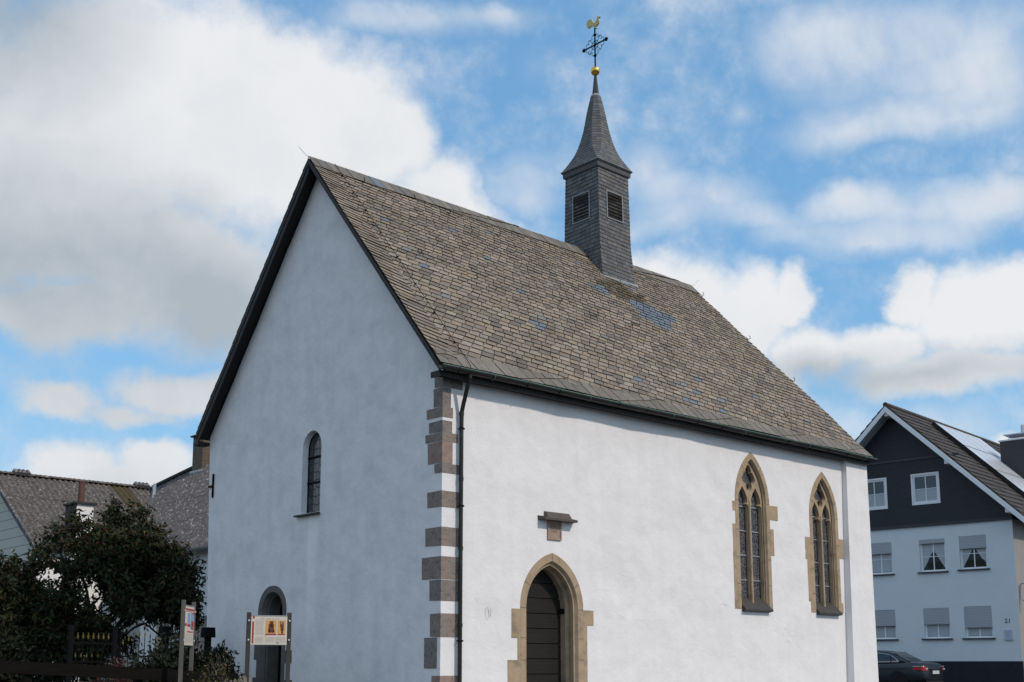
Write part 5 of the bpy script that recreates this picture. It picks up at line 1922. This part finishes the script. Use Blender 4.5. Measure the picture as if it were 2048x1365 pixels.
for k in range(7):
    p = lerp3(ga, gb, 0.15 + 0.70 * k / 6)
    mb = MB()
    mb.tube([(p.x, p.y, 0.6), (p.x, p.y, 2.03)], 0.008, 6)
    bar_ = mb.build('bar', M['iron'], GF)
    mb = MB()
    spear(mb, (p.x, p.y, 2.03), 1.0)
    mb.build('spear_tip', M['dull_gold'], bar_)
for k in range(5):
    p = lerp3(ga, gb, 0.12 + 0.50 * k / 4)
    mb = MB()
    mb.tube([(p.x, p.y, 0.62), (p.x, p.y, 1.70)], 0.007, 6)
    bar_ = mb.build('bar', M['iron'], GF)
    mb = MB()
    spear(mb, (p.x, p.y, 1.70), 0.62)
    mb.build('spear_tip', M['dull_gold'], bar_)

GA = thing('garden_gate', 'arched black iron garden gate between square posts', 'gate', (-1.95, 6.68, 0.55))
g0, g1 = Vector((-2.36, 6.60, 0)), Vector((-1.42, 6.78, 0))
dirg = (g1 - g0).normalized()
def GP(t, z):
    p = g0.lerp(g1, t)
    return Vector((p.x, p.y, z))
mb = MB()
arc = [GP(t, 2.14 + 0.20 * (0.5 - 0.5 * cos(2 * pi * min(1, max(0, (t - 0.05) / 0.9)))) ) for t in [i / 24 for i in range(25)]]
mb.tube(arc, 0.018, 8)
mb.tube([GP(0.0, 0.7), GP(0.0, 2.14)], 0.018, 8)
mb.tube([GP(1.0, 0.7), GP(1.0, 2.14)], 0.018, 8)
mb.tube([GP(0, 0.75), GP(1, 0.75)], 0.014, 6)
mb.tube([GP(0, 1.72), GP(1, 1.72)], 0.014, 6)
mb.build('gate_frame', M['iron'], GA)
for k in range(8):
    t = 0.06 + 0.88 * k / 7
    zt = 1.90 + 0.20 * sin(pi * t)
    mb = MB()
    mb.tube([GP(t, 0.75), GP(t, zt)], 0.008, 6)
    bar_ = mb.build('bar', M['iron'], GA)
    mb = MB()
    spear(mb, GP(t, zt), 0.85)
    mb.build('spear_tip', M['dull_gold'], bar_)
for k, (x, y) in enumerate(((-1.36, 6.80), (-0.42, 6.86))):
    ps = thing('gate_post', ('black square gate post at the hinge side of the arched gate', 'black square fence post against the chapel corner')[k], 'post', (x, y, 0.55), 'square black garden posts')
    mb = MB()
    mb.box(x - .05, x + .05, y - .05, y + .05, 0.5, 2.10)
    mb.build('shaft', M['iron'], ps)
    mb = MB()
    mb.hexa([(x - .11, y - .11, 2.10), (x + .11, y - .11, 2.10), (x + .11, y + .11, 2.10), (x - .11, y + .11, 2.10), (x - .10, y - .10, 2.30), (x + .10, y - .10, 2.30), (x + .10, y + .10, 2.30), (x - .10, y + .10, 2.30)])
    mb.build('cap', M['iron'], ps)

PF = thing('plank_fence', 'low black plank fence along the garden', 'fence', (-4.4, 1.7, 0.45))
fa, fm, fb = Vector((-7.3, 2.1, 1.70)), Vector((-4.29, 1.61, 1.53)), Vector((-2.72, 1.62, 1.44))
for off_, hgt in ((0.0, 0.17), (-0.33, 0.14), (-0.62, 0.14)):
    for p, q in ((fa, fm), (fm, fb)):
        mb = MB()
        up_ = Vector((0, 0, off_ - hgt / 2))
        mb.bar(p + up_ + Vector((0, -.03, 0)), q + up_ + Vector((0, -.03, 0)), 0.035, hgt)
        mb.build('plank', M['fence_wood'], PF)
for t, (p, q) in ((0.02, (fa, fm)), (0.5, (fa, fm)), (1.0, (fa, fm)), (0.97, (fm, fb))):
    x = p.lerp(q, t)
    mb = MB()
    mb.box(x.x - .05, x.x + .05, x.y, x.y + .09, 0.2, x.z + 0.0)
    mb.build('post', M['fence_wood'], PF)
PK = thing('picket_fence', 'short run of grey weathered pointed pickets at the plank fence end', 'fence', (-2.95, 1.35, 0.4))
for k in range(9):
    x = -3.28 + 0.085 * k + random.uniform(-.008, .008)
    y = 1.36 + 0.02 * k * 0.3
    zt = 1.35 + random.uniform(-.015, .02) + (0.05 if k > 5 else 0)
    mb = MB()
    w = 0.032
    mb.rings([[(x - w, y, 0.4), (x + w, y, 0.4), (x + w, y, zt - .05), (x, y, zt), (x - w, y, zt - .05)], [(x - w, y + .018, 0.4), (x + w, y + .018, 0.4), (x + w, y + .018, zt - .05), (x, y + .018, zt), (x - w, y + .018, zt - .05)]])
    mb.build('picket', M['picket_wood'], PK)
mb = MB()
mb.box(-3.35, -2.55, 1.385, 1.41, 1.08, 1.14)
mb.box(-3.35, -2.55, 1.385, 1.41, 0.6, 0.66)
mb.build('rail', M['picket_wood'], PK)


# ------------------------------------------------------------------ information panels
def panel(name, label, pl, pr, zb, zt, ztop, mpost, content):
    pl, pr = Vector((*pl, 0)), Vector((*pr, 0))
    U = (pr - pl).normalized()
    N = Vector((U.y, -U.x, 0))       # towards the viewer
    if N.dot(EYE - pl) < 0:
        N = -N
    mid_ = (pl + pr) / 2
    t = thing(name, label, 'sign', (mid_.x, mid_.y, ground_z(mid_.x, mid_.y)), 'information panels')
    Wd = (pr - pl).length
    pw = 0.062
    for p in (pl - U * pw / 2, pr + U * pw / 2):
        mb = MB()
        mb.obox(p - U * pw / 2 - N * 0.05 + Vector((0, 0, 0.3)), U, -N, (0, 0, 1), pw, 0.05, ztop - 0.3)
        po = mb.build('post', mpost, t)
        for z in (zb + 0.07, zt - 0.07):
            mb = MB()
            c = p + Vector((0, 0, z)) - N * 0.05
            mb.obox(c - U * 0.011 - Vector((0, 0, .011)), U, (0, 0, 1), N, 0.022, 0.022, 0.012)
            mb.build('screw', M['screw'], po)
    mb = MB()
    mb.obox(pl + U * 0.003 + Vector((0, 0, zb)) - N * 0.075, U, (0, 0, 1), N, Wd - 0.006, zt - zb, 0.02)
    bo = mb.build('board', M['print_white'], t)
    mb = MB()
    mb.obox(pl + U * 0.003 + Vector((0, 0, zt + .001)) - N * 0.078, U, (0, 0, 1), N, Wd - 0.006, 0.010, 0.03)
    mb.obox(pl + U * 0.003 + Vector((0, 0, zb - .009)) - N * 0.078, U, (0, 0, 1), N, Wd - 0.006, 0.008, 0.03)
    mb.build('board_edge', M['zinc'], t)
    H = zt - zb
    layers = {}
    for i, (a, b, c, d, m) in enumerate(content):
        layers.setdefault(m, MB()).obox(pl + U * (a * Wd) + Vector((0, 0, zb + c * H)) - N * 0.055, U, (0, 0, 1), N, (b - a) * Wd, (d - c) * H, 0.001 + 0.0004 * (i % 5 if m != 'print_brown' else 6))
    for m, mb in layers.items():
        mb.build({'print_red': 'red_band', 'print_orange': 'picture', 'print_brown': 'picture_figure', 'print_grey': 'text_lines', 'print_blue': 'emblem', 'print_sky': 'picture', 'print_white': 'white_patch'}[m], M[m], bo)
    return t


c1 = [(0.035, 0.085, 0.03, 0.80, 'print_red'), (0.045, 0.095, 0.90, 1.0, 'print_red'), (0.40, 0.70, 0.37, 0.855, 'print_orange'), (0.735, 0.945, 0.37, 0.845, 'print_orange'),
      (0.40, 0.70, 0.33, 0.375, 'print_red'), (0.735, 0.945, 0.33, 0.37, 'print_red'),
      (0.485, 0.63, 0.42, 0.72, 'print_brown'), (0.51, 0.61, 0.60, 0.82, 'print_brown'), (0.475, 0.535, 0.42, 0.55, 'print_brown'), (0.59, 0.645, 0.42, 0.53, 'print_brown'),
      (0.815, 0.895, 0.50, 0.72, 'print_brown'), (0.83, 0.885, 0.38, 0.55, 'print_brown'), (0.80, 0.825, 0.62, 0.82, 'print_brown'), (0.85, 0.865, 0.70, 0.80, 'print_brown'), (0.88, 0.90, 0.70, 0.79, 'print_brown'),
      (0.39, 0.415, 0.285, 0.31, 'print_red'), (0.71, 0.765, 0.035, 0.065, 'print_blue'), (0.50, 0.66, 0.385, 0.40, 'print_white')]
for k in range(14):
    c1.append((0.125, 0.36 - random.random() * .03, 0.36 + k * 0.036, 0.372 + k * 0.036, 'print_grey'))
for k in range(7):
    c1.append((0.125, 0.36 - random.random() * .03, 0.06 + k * 0.032, 0.070 + k * 0.032, 'print_grey'))
    c1.append((0.405, 0.655 - random.random() * .02, 0.08 + k * 0.028, 0.088 + k * 0.028, 'print_grey'))
    c1.append((0.675, 0.945 - random.random() * .02, 0.08 + k * 0.028, 0.088 + k * 0.028, 'print_grey'))
c1 += [(0.26, 0.36, 0.905, 0.925, 'print_grey'), (0.42, 0.53, 0.90, 0.925, 'print_grey'), (0.55, 0.63, 0.90, 0.92, 'print_grey'), (0.69, 0.77, 0.90, 0.92, 'print_grey'), (0.12, 0.95, 0.885, 0.889, 'print_grey')]
panel('information_panel', 'wide cream information panel with two orange pictures before the gable doorway', (-2.645, 1.345), (-2.125, 1.135), 1.88, 2.315, 2.37, M['post_dark'], c1)
c2 = [(0.03, 0.97, 0.885, 0.935, 'print_red'), (0.03, 0.80, 0.855, 0.87, 'print_red'), (0.62, 0.95, 0.42, 0.84, 'print_sky'), (0.70, 0.95, 0.46, 0.62, 'print_red'), (0.80, 0.97, 0.80, 0.85, 'print_red'),
      (0.0, 0.22, 0.48, 0.55, 'print_red'), (0.28, 0.56, 0.55, 0.82, 'print_sky'), (0.28, 0.60, 0.47, 0.54, 'print_red'), (0.72, 0.95, 0.40, 0.45, 'print_red'), (0.28, 0.92, 0.325, 0.355, 'print_red')]
for k in range(8):
    c2.append((0.08, 0.92, 0.05 + k * 0.032, 0.06 + k * 0.032, 'print_grey'))
panel('information_panel', 'upright cream information panel with red bands on grey posts by the garden', (-3.77, 1.20), (-3.40, 1.63), 1.86, 2.43, 2.51, M['post_wood'], c2)


# ------------------------------------------------------------------ parked car
def car():
    c = thing('parked_car', 'dark blue-grey saloon car parked in front of the white house', 'car', (0, 0, 0))
    bm_ = MB()
    st = [(-2.42, .70, .42, .80, .62), (-2.36, .82, .33, .97, .70), (-2.1, .89, .25, 1.015, .76), (-1.6, .915, .22, 1.02, .80), (-0.8, .925, .2, 1.0, .82), (0.4, .925, .2, .97, .82),
          (1.0, .92, .2, .95, .80), (1.6, .905, .22, .88, .76), (2.1, .86, .26, .80, .70), (2.34, .76, .34, .70, .60), (2.43, .62, .42, .62, .5)]
    rings_ = []
    for x, w, zb, zt, tw in st:
        half = [(w * 0.90, zb), (w * 0.985, zb + .12), (w, zb + (zt - zb) * .45), (w * 0.985, zb + (zt - zb) * .72), (w * .95, zb + (zt - zb) * .9), (tw, zt), (tw * .5, zt + .018)]
        rings_.append([(x, y, z) for y, z in half] + [(x, -y, z) for y, z in reversed(half)])
    bm_.rings(rings_)
    body = bm_.build('body', M['car_paint'], c, smooth=True)
    md = body.modifiers.new('smooth', 'SUBSURF')
    md.levels = md.render_levels = 2
    cb = MB()
    gs = [(-1.80, .70, .985, .64, 1.0), (-1.45, .76, .98, .60, 1.22), (-1.0, .79, .98, .575, 1.40), (-0.5, .80, .98, .575, 1.455), (0.1, .80, .97, .575, 1.46), (0.6, .80, .96, .58, 1.37), (1.0, .79, .95, .62, 1.16), (1.35, .76, .93, .68, .96)]
    cb.rings([[(x, w, z0), (x, (w + tw) / 2 + .035, (z0 + z1) / 2), (x, tw + .015, z1 - .03), (x, tw - .08, z1), (x, 0, z1 + .02), (x, -tw + .08, z1), (x, -tw - .015, z1 - .03), (x, -(w + tw) / 2 - .035, (z0 + z1) / 2), (x, -w, z0)] for x, w, z0, tw, z1 in gs])
    cab = cb.build('cabin', M['car_paint'], c, smooth=True)
    md = cab.modifiers.new('smooth', 'SUBSURF')
    md.levels = md.render_levels = 2
    def side_pt(x, z, s, off=0.0):
        t = (z - .98) / .46
        return (x, s * (.803 - .215 * t + .030 * (1 - (2 * t - 1) ** 2) + off), z)
    outline = [(-1.42, 1.035), (-1.36, 1.11), (-1.20, 1.22), (-.95, 1.31), (-.5, 1.37), (0.1, 1.375), (0.5, 1.31), (0.85, 1.15), (1.02, 1.02), (0.3, 1.02), (-0.6, 1.02)]
    for s in (-1, 1):
        mb = MB()
        mb.poly([side_pt(x, z, s, .012) for x, z in outline])
        g = mb.build('side_window', M['car_glass'], c)
        tr = MB()
        tr.tube([side_pt(x, z, s, .016) for x, z in outline + outline[:1]], 0.012, 6)
        tr.build('chrome_trim', M['chrome'], g)
        for px in (-1.12, -0.28):
            tr = MB()
            tr.bar(side_pt(px, 1.025, s, .017), side_pt(px + .05, 1.30 if px < -1 else 1.37, s, .017), 0.02, 0.075)
            tr.build('window_pillar', M['solar_edge'], g)
    mb = MB()
    mb.poly([(-1.78, .60, 1.03), (-1.78, -.60, 1.03), (-1.06, -.49, 1.41), (-1.06, .49, 1.41)])
    mb.build('rear_window', M['car_glass'], c)
    mb = MB()
    mb.poly([(1.36, .62, .99), (1.36, -.62, .99), (0.62, -.50, 1.40), (0.62, .50, 1.40)])
    mb.build('windscreen', M['car_glass'], c)
    for s in (-1, 1):
        mb = MB()
        mb.rings([[(-2.40, s * .60, .70), (-2.40, s * .60, .85), (-2.33, s * .845, .86), (-2.33, s * .845, .70)], [(-2.44, s * .60, .71), (-2.44, s * .60, .84), (-2.38, s * .82, .85), (-2.38, s * .82, .71)]])
        mb.box(-2.33, -2.02, s * .865 - .025, s * .865 + .035, .74, .86)
        l = mb.build('tail_light', M['lamp_red'], c)
        mb = MB()
        mb.box(-2.455, -2.41, s * .70 - .06, s * .70 + .06, .76, .80)
        mb.box(-2.36, -2.02, s * .87 - .025, s * .87 + .038, .862, .885)
        mb.build('light_strip', M['lamp_clear'], l)
        mb = MB()
        mb.box(2.20, 2.36, s * .60 - .17, s * .60 + .17, .60, .70)
        mb.build('headlight', M['lamp_clear'], c)
    mb = MB()
    mb.box(-2.465, -2.43, -.26, .26, .60, .72)
    mb.build('number_plate', M['number_plate'], c)
    mb = MB()
    mb.box(-2.455, -2.42, -.40, .40, .74, .78)
    mb.build('boot_handle', M['solar_edge'], c)
    mb = MB()
    mb.box(-2.40, -2.30, -.70, .70, .26, .36)
    mb.build('bumper_insert', M['tyre'], c)
    for x in (-1.43, 1.43):
        for s in (-1, 1):
            mb = MB()
            R = .325
            pr = [(.20, -.10), (R - .03, -.115), (R, -.08), (R, .08), (R - .03, .115), (.20, .10)]
            mb.rings([[(x + r * cos(a), s * .80 + w, .325 + r * sin(a)) for a in [2 * pi * i / 24 for i in range(24)]] for r, w in pr], cap=True)
            wh = mb.build('wheel', M['tyre'], c, smooth=False)
            mb = MB()
            for k in range(5):
                a = 2 * pi * k / 5 + .3
                mb.bar((x, s * .915, .325), (x + .205 * cos(a), s * .905, .325 + .205 * sin(a)), 0.055, 0.02, up=(0, s, 0))
            mb.rings([[(x + r * cos(a), s * (.895 + w), .325 + r * sin(a)) for a in [2 * pi * i / 24 for i in range(24)]] for r, w in ((.225, 0), (.225, .02), (.20, .02), (.20, 0))], cap=False)
            mb.build('rim', M['rim'], wh)
            mb = MB()
            mb.rings([[(x + r * cos(a), s * (.865 + w), .34 + r * sin(a)) for a in [2 * pi * i / 24 for i in range(24)]] for r, w in ((.365, 0), (.365, .068))], cap=True)
            mb.build('wheel_arch', M['tyre'], c)
    return c


cr_ = car()
cr_.location = (28.60, 9.22, 0.60)
cr_.rotation_euler = (0, 0, radians(93))
